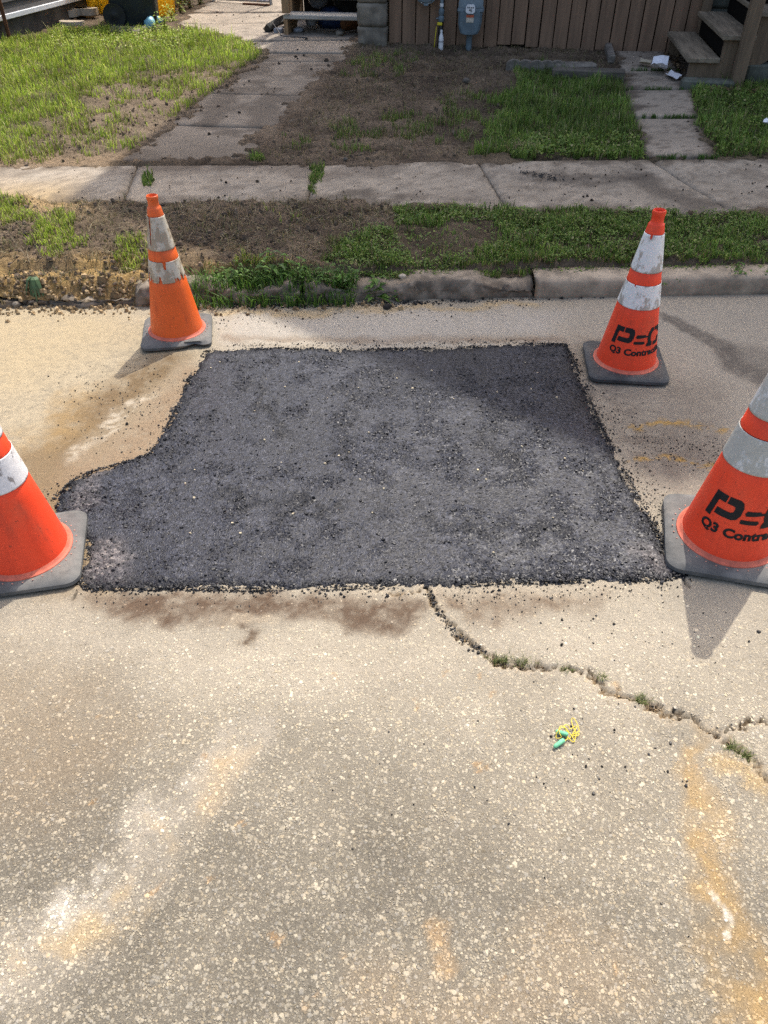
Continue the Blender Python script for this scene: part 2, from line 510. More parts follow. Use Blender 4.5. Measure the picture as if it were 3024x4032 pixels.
simple('window_glass', (.03, .035, .04), .08, .6, .1, 4, 0)
simple('bark_stem', (.12, .10, .05), .8, .2, .2, 20)
simple('kerb_concrete', (.31, .255, .19), .92, .2, .28, 9, .6, 70, dirt=((.13, .11, .085), .65))
simple('kerb_rough', (.20, .165, .125), .95, .2, .4, 11, 1.0, 40, dirt=((.09, .07, .05), .7))

# ------------------------------------------------------------------ heights of the place
KERB0, KERBS = 3.83, 0.042            # road edge: y = KERB0 + KERBS * x
def ykerb(x): return KERB0 + KERBS * np.asarray(x, float)
def ysw_f(x): return 4.80 - 0.05 * np.asarray(x, float)
def ysw_b(x): return 5.76 + 0.04 * np.asarray(x, float)
SWZ = 0.15
def zyard(x, y): return 0.155 + 0.011 * np.clip(np.asarray(y, float) - 5.8, 0, 8)

WALK_L = np.array([(-1.93, 5.72), (-0.98, 5.72), (-0.25, 9.85), (-0.25, 13.4), (-2.45, 13.4), (-2.55, 12.0), (-2.62, 11.15), (-1.66, 10.05), (-1.36, 9.5), (-1.33, 9.2)])
PATH_R = np.array([(1.86, 5.82), (2.38, 5.84), (2.58, 6.9), (2.80, 7.8), (2.98, 9.0), (3.03, 9.62), (2.48, 9.62), (2.35, 8.6)])

# ------------------------------------------------------------------ road
def axis(lo, hi, step, far, n=14):
    core = np.arange(lo, hi + 1e-6, step)
    g = np.geomspace(step * 1.5, far, n)
    return np.concatenate([(lo - g)[::-1], core, hi + g])
CRACK = gps([(1650, 2290), (1690, 2330), (1730, 2410), (1790, 2490), (1850, 2535), (1930, 2580), (2010, 2612), (2110, 2622), (2230, 2648), (2330, 2670), (2410, 2720), (2480, 2752), (2570, 2775), (2700, 2828), (2760, 2860), (2820, 2892), (2880, 2930), (2950, 2980), (3024, 3050), (3200, 3180), (3600, 3420), (4100, 3600)])
CRACK2 = gps([(2822, 2896), (2890, 2872), (2960, 2858), (3040, 2852), (3300, 2800), (3900, 2700)])
CRACK3 = gps([(1480, 2318), (1540, 2338), (1600, 2345), (1660, 2320)])
PATCH = gps([(806, 1384), (1100, 1374), (1500, 1378), (1800, 1372), (2070, 1356), (2228, 1360), (2262, 1430), (2300, 1520), (2350, 1640), (2392, 1730), (2430, 1810), (2490, 1910), (2560, 2050), (2620, 2150), (2690, 2268), (2640, 2284), (2300, 2292), (1980, 2300), (1700, 2316), (1560, 2312), (1300, 2322), (1000, 2326), (640, 2322), (330, 2322), (300, 2260), (330, 2200), (345, 2140), (270, 2080), (212, 2010), (230, 1950), (290, 1890), (390, 1850), (500, 1820), (590, 1790), (650, 1700), (690, 1610), (740, 1500), (780, 1420)])

xs = axis(-2.3, 2.3, .008, 24); ys = np.concatenate([(.30 - np.geomspace(.012, 30, 14))[::-1], np.arange(.30, 3.70, .008), np.linspace(3.70, 3.86, 22)])
X, Y, Fc = grid_np(xs, ys)
tt = sst(3.0, 3.86, Y); Y = np.where(Y > 3.0, 3.0 + (Y - 3.0) / .86 * (ykerb(np.clip(X, -8, 8)) + .03 - 3.0), Y)

base = np.array([.345, .31, .245])
C = np.tile(base, (len(X), 1)); AG = np.full(len(X), 1.0)
n1 = fbm(X, Y, 1.3, 3, 5); n2 = fbm(X, Y, 5, 9, 5); n3 = fbm(X, Y, 18, 21, 4); n4 = fbm(X, Y, 60, 33, 3)
C *= (0.78 + .44 * n2)[:, None]
C *= (1 + (n1 - .5)[:, None] * np.array([.35, .32, .28]))
def blend(mask, col, mul=False):
    global C
    m = (np.clip(mask, 0, 1) * np.clip(.45 + 1.1 * n4 * (.5 + n3), 0, 1))[:, None]
    C = C * (1 - m) + (C * np.array(col) if mul else np.array(col)) * m
wx = X + (n2 - .5) * .16 + (n3 - .5) * .07; wy = Y + (fbm(X, Y, 5, 71, 5) - .5) * .16 + (fbm(X, Y, 18, 77, 4) - .5) * .07
ws = X + (n3 - .5) * .06 + (n4 - .5) * .03; wv = Y + (fbm(X, Y, 18, 87, 4) - .5) * .06 + (fbm(X, Y, 60, 97, 3) - .5) * .03
def region(poly, soft=.12, w='big'):
    a, b = (wx, wy) if w == 'big' else (ws, wv)
    return sst(soft, -soft, sdf(a, b, gps(poly)))
def streak(pts, w, soft=1.0, w2=None, warp='big'):
    a, b = (wx, wy) if warp == 'big' else (ws, wv)
    d, tpos = dpoly(a, b, gps(pts))
    ww = w if w2 is None else w + (w2 - w) * tpos
    return sst(ww * (1 + soft), ww * (1 - soft) * .5, d)
# grey, more exposed aggregate close to the camera
near = sst(1.35, .75, Y + (n1 - .5) * .5)
blend(near * 1.1, (.53, .535, .54), True)
far = sst(1.2, 1.9, Y)
AG *= 1 - .50 * far
blend(far * .5, (.42, .375, .295))
# clay dust between kerb and patch on the left
m = region([(-500, 1180), (840, 1225), (815, 1390), (700, 1620), (560, 1810), (240, 1960), (-500, 2100)], .22)
blend(m * .85, (.455, .385, .265)); AG *= 1 - .45 * m; C *= (1 - m[:, None] * .18 * (1 - sst(.3, .6, n4)[:, None]))
m = region([(-200, 1200), (500, 1210), (520, 1330), (200, 1480), (-200, 1600)], .25); blend(m * .6, (.49, .395, .24))
m = streak([(640, 1420), (480, 1560), (330, 1720), (180, 1880)], .09, .9, .17); blend(m * (.6 + .9 * n3), (.20, .14, .075))
m = streak([(330, 1560), (250, 1700), (120, 1750)], .07, .9, .12); blend(m * .7 * n3 * 1.6, (.34, .235, .11))
m = streak([(760, 1480), (640, 1660), (480, 1830), (300, 1900)], .10, .8, .14); blend(m * 1.0, (.29, .215, .14))
m = streak([(600, 1560), (470, 1640), (330, 1790)], .02, 1, .04); blend(m * sst(.3, .7, n4 * .5 + n3 * .5) * .7, (.60, .54, .43))
m = streak([(520, 1610), (430, 1720)], .02, 1, .03); blend(m * sst(.4, .7, n4 * .6 + n3 * .4) * .6, (.60, .54, .43))
m = streak([(100, 1850), (230, 2060), (300, 2250)], .12, .9); blend(m * 1.0, (.24, .175, .10))
# pale dust band under the kerb, damp edge above the patch
m = region([(830, 1235), (1500, 1230), (2250, 1220), (2200, 1330), (1500, 1345), (860, 1350)], .12); blend(m * .7, (.50, .47, .42)); AG *= 1 - .5 * m
m = streak([(900, 1330), (1300, 1345), (1700, 1335), (2200, 1345)], .035, .8, .045, 'small'); blend(m * (.25 + .8 * n2), (.24, .175, .12))
m = streak([(980, 1345), (1500, 1362), (2200, 1352)], .018, .8, .02, 'small'); blend(m * .6, (.52, .48, .40))
m = streak([(850, 1225), (1500, 1222), (2100, 1198)], .03, .9); blend(m * .7, (.47, .36, .2))
# grey worn road on the right
m = region([(2230, 1180), (3400, 1140), (3400, 1900), (2700, 1990), (2420, 1760), (2260, 1420)], .15); blend(m * .8, (.38, .345, .29)); AG *= 1 + .25 * m
m = streak([(2300, 1390), (2400, 1560), (2520, 1700), (2620, 1760)], .10, .9, .2); blend(m * (.3 + .7 * n3), (.155, .13, .105))
m = streak([(2500, 1510), (2750, 1560), (2650, 1900)], .1, .9, .17); blend(m * (.2 + .55 * n3), (.17, .145, .12))
m = streak([(2360, 1350), (2330, 1420)], .06, .9); blend(m * .6, (.15, .115, .08))
m = streak([(2480, 1690), (2620, 1660), (2800, 1690), (2960, 1690)], .018, .9, .022, 'small'); blend(m * sst(.42, .62, n4 * .6 + n3 * .4) * .75, (.45, .27, .05))
m = streak([(2470, 1810), (2620, 1800), (2800, 1840), (2960, 1830)], .016, .9, .02, 'small'); blend(m * sst(.42, .62, n4 * .6 + n3 * .4) * .75, (.45, .27, .05))
m = streak([(2400, 1860), (2480, 1990), (2580, 2130), (2640, 2220)], .03, .8, .05, 'small'); blend(m * .85, (.56, .49, .37)); AG *= 1 - .5 * m
m = streak([(2600, 1235), (2720, 1300), (2850, 1370), (2900, 1440), (3060, 1500)], .03, .35, .10, 'small'); blend(m * .8, (.12, .105, .09))
m = streak([(2900, 1380), (3060, 1420)], .09, .5, .12, 'small'); blend(m * .5, (.12, .105, .09))
# damp soil washed from the saw cut below the patch
m = region([(330, 2330), (2600, 2300), (2500, 2360), (400, 2390)], .05); blend(m * .25, (.56, .47, .35))
m = region([(-100, 2430), (600, 2480), (1500, 2560), (2900, 2420), (2900, 2560), (2000, 2600), (1200, 2750), (0, 2560)], .18); blend(m * .42, (.56, .50, .40)); AG *= 1 - .3 * m
m = region([(330, 2345), (700, 2335), (1150, 2345), (1480, 2350), (1700, 2365), (1640, 2450), (1560, 2512), (1440, 2500), (1340, 2470), (1180, 2430), (900, 2450), (640, 2460), (440, 2430)], .035, 'small')
blend(m * (.55 + .75 * n3), (.125, .085, .056)); AG *= 1 - .45 * m
m2 = streak([(900, 2400), (1040, 2410)], .02, .8); blend(m2 * .7, (.42, .36, .27))
m = streak([(950, 2450), (1010, 2490), (960, 2530)], .012, .9, .02, 'small'); blend(m * n4 * 1.6, (.12, .085, .055))
m = region([(1740, 2340), (2050, 2335), (2380, 2350), (2350, 2390), (2150, 2405), (1960, 2470), (1830, 2440)], .05, 'small'); blend(m * (.35 + .8 * n3), (.165, .115, .075))
# brown wash on the left, clay strips near the camera
m = region([(-200, 2600), (350, 2680), (560, 2900), (300, 3200), (-200, 3300)], .16); blend(m * .55, (.275, .215, .145)); AG *= 1 - .35 * m
m = streak([(980, 2900), (820, 3060), (620, 3250), (430, 3480), (200, 3720), (60, 3850)], .055, .9, .075); blend(m * (.2 + .85 * n3 * (.4 + 1.2 * n2)), (.49, .445, .37)); AG *= 1 - .5 * m
m = streak([(930, 2980), (830, 3110), (800, 3160)], .035, 1, .03); blend(m * (.2 + .7 * n3), (.46, .35, .21))
m = streak([(640, 3290), (520, 3430), (430, 3600), (300, 3690), (170, 3760)], .03, 1, .045); blend(m * sst(.3, .7, n3) * .75, (.44, .335, .19))
m = streak([(420, 3390), (330, 3490), (250, 3570)], .02, 1, .03); blend(m * sst(.35, .7, n4 * .5 + n3 * .5) * .75, (.60, .57, .50))
m = streak([(2700, 2900), (2730, 3080), (2780, 3250), (2850, 3450), (2900, 3650), (2960, 3850), (3010, 4100)], .022, 1, .06); blend(m * np.clip(.1 + 1.1 * n3 * (.5 + n2), 0, .8), (.42, .285, .125)); AG *= 1 - .6 * m
m = streak([(2760, 3100), (2830, 3220), (2900, 3330)], .025, .9, .03); blend(m * .5, (.42, .31, .17))
m = streak([(2830, 3530), (2860, 3620), (2880, 3680)], .007, .9, .009, 'small'); blend(m * sst(.4, .6, n4) * .9, (.72, .68, .58))
m = streak([(1725, 3640), (1740, 3780)], .022, .9, .02, 'small'); blend(m * .6, (.40, .27, .14))
m = streak([(2200, 3700), (2500, 3900), (1500, 4000)], .08, .9); blend(m * .3, (.40, .30, .19))
m = streak([(2850, 3000), (2990, 3060)], .03, .9, .03); blend(m * .6, (.46, .32, .14))
for k in range(26):      # rust spots
    cx, cy = rng.uniform(-.8, .95), rng.uniform(.55, 1.4); r = rng.uniform(.004, .016)
    m = sst(r, r * .3, np.hypot(ws - cx, wv - cy)); blend(m * .5, (.42, .25, .10))
# cracks
Zr = (n2 - .5) * .008 + (n4 - .5) * .003
for P, w, dep in ((CRACK, .0075, .016), (CRACK2, .006, .014), (CRACK3, .006, .008)):
    d, tp = dpoly(X + (n4 - .5) * .045 + (n3 - .5) * .05, Y + (fbm(X, Y, 60, 44, 3) - .5) * .045 + (fbm(X, Y, 18, 45, 3) - .5) * .05, P)
    ww = w * (.25 + 1.5 * n3) * (1.35 - .6 * tp if P is CRACK else 1)
    k = sst(ww * 1.15, ww * .55, d)
    Zr -= dep * k
    lip = sst(ww * 3.2, ww * 1.2, d) * (1 - k)
    blend(lip * .35, (.52, .43, .31))
    cc = np.where((n3 > .55)[:, None], np.array([.27, .20, .12]), np.array([.13, .10, .066])) * (.4 if P is CRACK2 else 1.0)
    m = k[:, None]; C = C * (1 - m) + cc * m; AG *= 1 - k
# sawcut ticks at the patch corners
for a, b in (((2685, 2268), (2712, 2312)), ((298, 2335), (285, 2360))):
    d, _ = dpoly(X, Y, gps([a, b])); k = sst(.007, .002, d); Zr -= .006 * k; C = C * (1 - k[:, None] * .75)
# sunk under the patch so that the asphalt fills a real cut
sdp = sdf(X, Y, PATCH); Zr -= .05 * sst(-.02, -.06, sdp)
road = mesh_np('road', np.stack([X, Y, Zr], 1), Fc, M['road_concrete'], None, np.clip(C, .01, .75), {'agg': np.clip(AG, 0, 1.3)}, True)
tag(road, kind='structure')
def road_tint(x, y):
    i = np.clip(np.searchsorted(xs, x), 0, len(xs) - 1); j = np.clip(np.searchsorted(ys, y), 0, len(ys) - 1)
    k = j * len(xs) + i
    return C[k], AG[k]

# ------------------------------------------------------------------ scattered low-poly stones
def stones(name, x, y, z, rad, hgt, cols, mat, parent=None, sides=5, kind='stuff', sink=.35, z_jit=.25):
    n = len(x)
    a0 = rng.uniform(0, 6.283, n); asp = rng.uniform(.62, 1.0, n); ro = rng.uniform(0, 6.283, n)
    ang = a0[:, None] + np.arange(sides)[None] * 2 * np.pi / sides + rng.uniform(-.35, .35, (n, sides))
    rr = rad[:, None] * rng.uniform(.78, 1.12, (n, sides))
    lx = rr * np.cos(ang); ly = rr * np.sin(ang) * asp[:, None]
    c, s = np.cos(ro)[:, None], np.sin(ro)[:, None]
    bx, by = lx * c - ly * s, lx * s + ly * c
    tk = rng.uniform(.5, .8, n)[:, None]
    V = np.empty((n, 2 * sides, 3))
    V[:, :sides, 0] = x[:, None] + bx; V[:, :sides, 1] = y[:, None] + by; V[:, :sides, 2] = (z - hgt * sink)[:, None]
    V[:, sides:, 0] = x[:, None] + bx * tk; V[:, sides:, 1] = y[:, None] + by * tk
    V[:, sides:, 2] = (z + hgt)[:, None] + rng.uniform(-1, 1, (n, sides)) * hgt[:, None] * z_jit
    f = []
    for i in range(sides):
        j = (i + 1) % sides
        f += [(i, j, sides + j), (i, sides + j, sides + i)]
    for i in range(1, sides - 1): f.append((sides, sides + i, sides + i + 1))
    F = np.array(f)[None] + (np.arange(n) * 2 * sides)[:, None, None]
    o = mesh_np(name, V.reshape(-1, 3), F.reshape(-1, 3), mat, parent, np.repeat(cols, 2 * sides, 0))
    if kind: o['kind'] = kind
    return o

def frustum_pts(n, y0, y1, pad=.15):
    y = rng.uniform(y0, y1, n); x = rng.uniform(-1, 1, n) * (.5 * (y * cP + CAMH * sP) + pad)
    return x, y
x, y = frustum_pts(100000, .38, 1.9)
xo, yo = rng.uniform(-2.2, 2.2, 70000), rng.uniform(.0, 1.9, 70000)
k = (np.abs(xo) > .5 * (yo * cP + CAMH * sP) + .15) | (yo < .38); x = np.concatenate([x, xo[k]]); y = np.concatenate([y, yo[k]])
keep = rng.uniform(0, 1, len(x)) < sst(1.8, .7, y) * .92 + .05
x, y = x[keep], y[keep]
tint, ag = road_tint(x, y)
kp = (rng.uniform(0, 1, len(x)) < np.clip(ag, 0, 1) * (.70 + .8 * fbm(x, y, 6, 883, 4))) & (sdf(x, y, PATCH) > .02) & (dpoly(x, y, CRACK)[0] > .018)
x, y, tint = x[kp], y[kp], tint[kp]
pal = np.array([(1.30, 1.25, 1.12), (1.12, 1.07, .97), (1.34, 1.29, 1.18), (.9, .9, .9), (1.2, 1.08, .88), (.62, .58, .55), (1.28, 1.22, 1.08)])
pc = pal[rng.choice(len(pal), len(x), p=[.22, .24, .11, .20, .12, .06, .05])]
col = np.clip(tint * pc * rng.uniform(.7, 1.3, (len(x), 1)), .02, .60)
rad = np.clip(rng.lognormal(math.log(.0022), .52, len(x)), .0011, .0070)
zb = np.zeros(len(x)) + .0004 + (fbm(x, y, 5, 9, 5) - .5) * .008
stones('exposed_aggregate', x, y, zb, rad, rad * .06 + .0002, col, M['aggregate'], road)

# ------------------------------------------------------------------ asphalt patch
gx = np.arange(-1.32, 1.08, .0075); gy = np.arange(1.66, 3.44, .0075)
X2, Y2, F2 = grid_np(gx, gy)
j1 = fbm(X2, Y2, 14, 5, 4); j2 = fbm(X2, Y2, 14, 55, 4); j3 = fbm(X2, Y2, 55, 65, 3)
sp = sdf(X2 + (j1 - .5) * .06 + (j3 - .5) * .03, Y2 + (j2 - .5) * .045 + (j3 - .5) * .03, PATCH)
cd, cr = cellular(X2, Y2, .016, 3); cd2, cr2 = cellular(X2, Y2, .009, 8)
mac = fbm(X2, Y2, 3.2, 12, 5); mid = fbm(X2, Y2, 11, 14, 4)
rough_edge = sst(-.07, -.01, sp)
tm = np.zeros(len(X2))
for a_, b_, w_ in (((1350, 1530), (1390, 1660), .05), ((1000, 1500), (1100, 1720), .05), ((900, 1960), (1300, 2000), .06), ((1750, 2080), (2250, 2110), .06), ((1900, 1700), (2050, 1900), .07)):
    d_, _t = dpoly(X2 + (j1 - .5) * .2, Y2 + (j2 - .5) * .2, gps([a_, b_])); tm = np.maximum(tm, sst(w_, .0, d_))
rough = np.clip(.12 + 1.3 * sst(.47, .70, mid * .6 + mac * .4) + rough_edge + tm * .8, 0, 1.5)
Z2 = .006 + (mac - .5) * .012 - .011 * sst(-.035, .008, sp) + (.55 - cd) * .0085 * rough + (.55 - cd2) * .004 * rough + (cr - .5) * .003 * rough
lum = .85 + 1.1 * (mac - .5) + .5 * (mid - .5) + .35 * (1 - np.clip(rough, 0, 1)) - .3 * rough_edge - .4 * tm * mid * 2
cols = np.clip(lum, .35, 1.6)[:, None] * np.array([.86, .91, 1.04])
dust = sst(.09, -.02, np.hypot(X2 - .90, Y2 - 1.86) - .02 + (j1 - .5) * .12) * .5
dust = np.maximum(dust, sst(.14, -.02, np.hypot((X2 + .93) * 1.2, Y2 - 1.86) - .02 + (j1 - .5) * .16) * .45)
dust = np.maximum(dust, sst(.05, -.02, np.abs(X2 + 1.1) - .02 + (j1 - .5) * .1) * .25)
cols = cols * (1 - dust[:, None]) + np.array([9.5, 8.0, 6.0]) * dust[:, None] * (.4 + 1.2 * j3)[:, None]
keepf = (sp[F2] < .004).all(1)
used = np.unique(F2[keepf]); remap = np.full(len(X2), -1); remap[used] = np.arange(len(used))
patch = mesh_np('asphalt_patch', np.stack([X2, Y2, Z2], 1)[used], remap[F2[keepf]], M['asphalt'], None, cols[used], {'rgh': np.clip(rough, 0, 1.2)[used]}, True)
tag(patch, kind='structure')
n = 30000
x = rng.uniform(-1.3, 1.06, n); y = rng.uniform(1.68, 3.4, n)
d = sdf(x, y, PATCH); rg = sst(.42, .7, fbm(x, y, 11, 14, 4) * .6 + fbm(x, y, 3.2, 12, 5) * .4)
k = (d < -.004) & (rng.uniform(0, 1, n) < .22 + .6 * rg + sst(-.04, -.005, d) * .6)
x, y, d = x[k], y[k], d[k]
ix = np.clip(((x + 1.32) / .0075).astype(int), 0, len(gx) - 1); iy = np.clip(((y - 1.66) / .0075).astype(int), 0, len(gy) - 1)
z = Z2[iy * len(gx) + ix]
g = rng.choice([.006, .011, .017, .028, .06], len(x), p=[.30, .36, .25, .07, .02])[:, None] * np.array([.95, .98, 1.15])
rad = np.clip(rng.lognormal(math.log(.0042), .35, len(x)), .0022, .0085) 
stones('asphalt_aggregate', x, y, z, rad, rad * rng.uniform(.12, .55, len(x)) * (1 + .6 * sst(-.05, -.01, d)), g, M['asphalt_stone'], patch, 5, 'stuff', .6, .45)
# loose hot-mix crumbs round the edges, along the kerb and in the crack
X3 = []; 
per = np.vstack([PATCH, PATCH[:1]])
seg = np.hypot(*np.diff(per, axis=0).T); cum = np.concatenate([[0], np.cumsum(seg)])
tpos = rng.uniform(0, cum[-1], 9000); si = np.searchsorted(cum, tpos) - 1; fr = (tpos - cum[si]) / seg[si]
bx = per[si, 0] + (per[si + 1, 0] - per[si, 0]) * fr; by = per[si, 1] + (per[si + 1, 1] - per[si, 1]) * fr
sc_ = rng.exponential(.0075, 9000) * rng.choice([-1, 1], 9000, p=[.6, .4]); aa = rng.uniform(0, 6.283, 9000)
ex = bx + sc_ * np.cos(aa); ey = by + sc_ * np.sin(aa)
kk_ = vn(ex * 7, ey * 7, 91) + rng.uniform(-.15, .15, 9000) > .42; ex, ey = ex[kk_], ey[kk_]
pieces = [(ex, ey, np.clip(rng.lognormal(math.log(.0030), .4, len(ex)), .0015, .008))]
def cloud(pts, n, w, r=.0036):
    P = gps(pts); i = rng.integers(0, len(P) - 1, n); f = rng.uniform(0, 1, n)
    qx = P[i, 0] + (P[i + 1, 0] - P[i, 0]) * f + rng.normal(0, w, n); qy = P[i, 1] + (P[i + 1, 1] - P[i, 1]) * f + rng.normal(0, w, n)
    pieces.append((qx, qy, np.clip(rng.lognormal(math.log(r), .4, n), .0015, .012)))
cloud([(1690, 2330), (1730, 2410), (1800, 2500), (1900, 2570)], 190, .008, .003)
cloud([(1750, 2340), (2200, 2345), (2680, 2310)], 260, .028, .0025)
cloud([(350, 2350), (1000, 2350), (1650, 2345)], 200, .03, .0024)
cloud([(2350, 1560), (2500, 1740), (2700, 1790), (2900, 1780)], 800, .07, .0022)
cloud([(2450, 1850), (2560, 2000), (2680, 2150)], 600, .05, .0024)
cloud([(2280, 1480), (2360, 1650), (2420, 1780), (2560, 2030), (2670, 2230)], 420, .018, .0028)
cloud([(180, 1930), (230, 2040), (320, 2150), (300, 2260)], 260, .02, .003)
cloud([(900, 1210), (1300, 1200), (1700, 1190), (2100, 1172), (2450, 1160)], 1300, .018, .0042)
cloud([(700, 1280), (1300, 1240), (2200, 1200)], 300, .06, .003)
cloud([(900, 1360), (1500, 1355), (2200, 1345)], 450, .015, .0025)
cloud([(300, 1500), (600, 1500), (700, 1650), (300, 1750)], 420, .13, .0028)
cloud([(1900, 2350), (2300, 2500), (2850, 2480)], 90, .10, .0028)
cloud([(1400, 3050), (2400, 2950), (2000, 3300), (1400, 3250)], 60, .16, .0026)
cloud([(2100, 2830), (2300, 2920), (2420, 2980), (2660, 2990)], 30, .05, .003)
ex = np.concatenate([p[0] for p in pieces]); ey = np.concatenate([p[1] for p in pieces]); er = np.concatenate([p[2] for p in pieces])
k = (ey < ykerb(ex) - .004) & (rng.uniform(0, 1, len(ex)) < .72); ex, ey, er = ex[k], ey[k], er[k]
g = rng.choice([.008, .014, .022, .04], len(ex), p=[.35, .35, .22, .08])[:, None] * np.array([1, 1, 1.05])
inside = sdf(ex, ey, PATCH) < 0
ez = np.where(inside, .008, .001) + (fbm(ex, ey, 5, 9, 5) - .5) * .008
crumbs = stones('asphalt_crumbs', ex, ey, ez, er, er * rng.uniform(.35, .9, len(ex)), g, M['asphalt_stone'], None, 5, 'stuff', .2, .4)
tag(crumbs, 'loose black asphalt crumbs strewn round the patch and along the kerb', 'crumbs')
# a few pale stones lying on the patch
n = 46
x = rng.uniform(-.9, .85, n); y = rng.uniform(1.85, 3.25, n); rad = rng.uniform(.0035, .0075, n)
ix = np.clip(((x + 1.32) / .0075).astype(int), 0, len(gx) - 1); iy = np.clip(((y - 1.66) / .0075).astype(int), 0, len(gy) - 1)
z = Z2[iy * len(gx) + ix] + .002
chips = stones('stone_chips', x, y, z, rad, rad * .5, np.array([(.55, .46, .30)]) * rng.uniform(.6, 1.2, (n, 1)), M['aggregate'], patch)

# ------------------------------------------------------------------ soil: verge and yards
xs_g = axis(-4.9, 4.9, .021, 22, 10); ys_g = np.concatenate([np.arange(3.78, 6.4, .017), np.arange(6.4, 13.6, .03), 13.6 + np.geomspace(.05, 30, 10)])
XG, YG, FG = grid_np(xs_g, ys_g)
q1 = fbm(XG, YG, 1.1, 201, 4); q2 = fbm(XG, YG, 4.5, 203, 5); q3 = fbm(XG, YG, 16, 205, 4); q4 = fbm(XG, YG, 45, 207, 3)
def soft_in(x, y, P, s): return sst(s, -s, sdf(x, y, P))
DENSE_L = gd([(-60, 100), (0, 92), (150, 76), (300, 73), (430, 76), (560, 104), (568, 132), (490, 146), (440, 156), (330, 156), (260, 172), (190, 205), (170, 240), (110, 250), (70, 310), (0, 335), (-60, 340)])
SPARSE_L = gd([(160, 180), (440, 150), (560, 135), (520, 170), (440, 205), (390, 262), (320, 308), (230, 335), (120, 350), (-60, 356), (-60, 320), (60, 300)])
LAWN_R = gd([(1112, 152), (1200, 148), (1215, 172), (1345, 178), (1352, 205), (1368, 255), (1402, 335), (1290, 330), (1100, 335), (1010, 330), (1060, 262), (1072, 215), (1120, 195)])
LAWN_RR = gd([(1478, 182), (1540, 178), (1600, 186), (1720, 190), (1720, 335), (1545, 335), (1502, 262), (1488, 215)])
VERGE_R = gd([(850, 452), (950, 446), (1000, 455), (1120, 455), (1330, 452), (1450, 458), (1560, 468), (1720, 486), (1720, 572), (1500, 585), (1330, 572), (1180, 580), (1100, 592), (960, 588), (860, 582), (760, 575), (700, 555), (705, 515), (760, 505), (850, 492)], .14)
VERGE_GAP = gd([(830, 492), (960, 490), (1060, 480), (1090, 510), (1010, 545), (900, 560), (870, 530)], .14)
E_PATCH = [gd(p, .14) for p in ([(-40, 440), (80, 446), (70, 490), (20, 505), (-40, 510)], [(60, 490), (160, 480), (190, 545), (120, 570), (60, 545)], [(240, 525), (330, 530), (330, 585), (250, 580)], [(430, 575), (560, 560), (720, 575), (760, 600), (600, 605), (450, 600)], [(600, 470), (660, 470), (640, 500), (590, 500)])]
Y_PATCH = [gd(p, .17) for p in ([(735, 160), (780, 132), (860, 118), (905, 130), (860, 165), (790, 175)], [(700, 270), (760, 262), (830, 290), (800, 325), (720, 320)], [(610, 296), (655, 290), (655, 310), (620, 312)], [(960, 205), (1060, 205), (1070, 300), (1000, 320), (950, 280)], [(840, 250), (930, 240), (950, 300), (880, 320)])]
WEED_SPOTS = [gd(p, .14) for p in ([(672, 362), (700, 362), (702, 400), (680, 402), (668, 385)], [(310, 378), (335, 375), (332, 402), (308, 402)], [(530, 340), (562, 338), (565, 350), (535, 352)], [(676, 405), (690, 405), (686, 425), (678, 425)])]

ZG = zyard(XG, YG) + (q2 - .5) * .05 + (q3 - .5) * .045 + (q4 - .5) * .022
verge = YG < (ysw_f(XG))
lump = sst(.0, -.9, XG) * .035
ZV = .118 + .03 * sst(0, .9, YG - ykerb(XG)) + lump * sst(.05, .3, YG - ykerb(XG)) + (q2 - .5) * .06 + (q3 - .5) * .045 + (q4 - .5) * .02
wv_ = sst(-.05, .05, YG - ysw_f(XG)); ZG = ZV * (1 - wv_) + ZG * wv_
# buried left end of the kerb: clay bank sliding down to the road
kd = YG - ykerb(XG)
bank = sst(-.85, -1.35, XG)
bank_z = np.where(kd < .16, .115 * sst(-.03 + (q3 - .5) * .05, .13, kd), .115) + (q3 - .5) * .05 + (q4 - .5) * .022
ZG = np.where(kd < .22, ZG * (1 - bank) + np.minimum(bank_z, ZG) * bank, ZG)
ZG = np.where((kd < .165) & (bank < .5), np.where(kd < .10, -.04, np.minimum(ZG, .075)), ZG)
ZG = np.where(kd < -.03, -.04, ZG)
# lowered under the slabs, soil creeping over their edges
swb = np.minimum(YG - ysw_f(XG), ysw_b(XG) - YG)
creep = (q3 - .5) * .16 + (q2 - .5) * .22
creep = creep + .10 * sst(1.5, -.6, np.abs(XG + .1)) * (YG > 5.3) + .12 * sst(.9, .2, np.abs(XG + .2)) * (YG < 5.2)
creep = creep + .12 * sst(2.0, 2.5, XG) * (YG < 5.2)
ZG = np.where(swb > -.02, SWZ + .006 - .06 * sst(.0, .09, swb - creep * .9) + (q4 - .5) * .01 + (q3 - .5) * .012, ZG)
for W in (WALK_L, PATH_R):
    dd = -sdf(XG, YG, W)
    cr_ = (q3 - .5) * .22 + (q2 - .5) * .30 + (.05 if W is WALK_L else -.05)
    mask = (dd > -.02) & (swb < 0)
    ZG = np.where(mask, zyard(XG, YG) + .012 - .06 * sst(.0, .10, dd - cr_) + (q4 - .5) * .01 + (q3 - .5) * .012, ZG)
CG = np.tile(np.array([.128, .097, .069]), (len(XG), 1))
CG *= (.35 + 1.15 * q2)[:, None] * (.6 + .7 * q1)[:, None] * (.6 + .8 * q4)[:, None]
def gblend(m, col):
    global CG
    m = np.clip(m, 0, 1)[:, None]; CG = CG * (1 - m) + np.array(col) * m
gblend(sst(.5, .7, q3 * .5 + q2 * .5) * .6, (.19, .15, .105)); gblend(sst(.5, .7, q4 * .6 + q3 * .4) * .35, (.045, .034, .025))
gblend(soft_in(XG, YG, SPARSE_L, .25) * (.25 + .5 * q3), (.21, .165, .115))
gblend(soft_in(XG, YG, DENSE_L, .2) * .6, (.07, .075, .03))
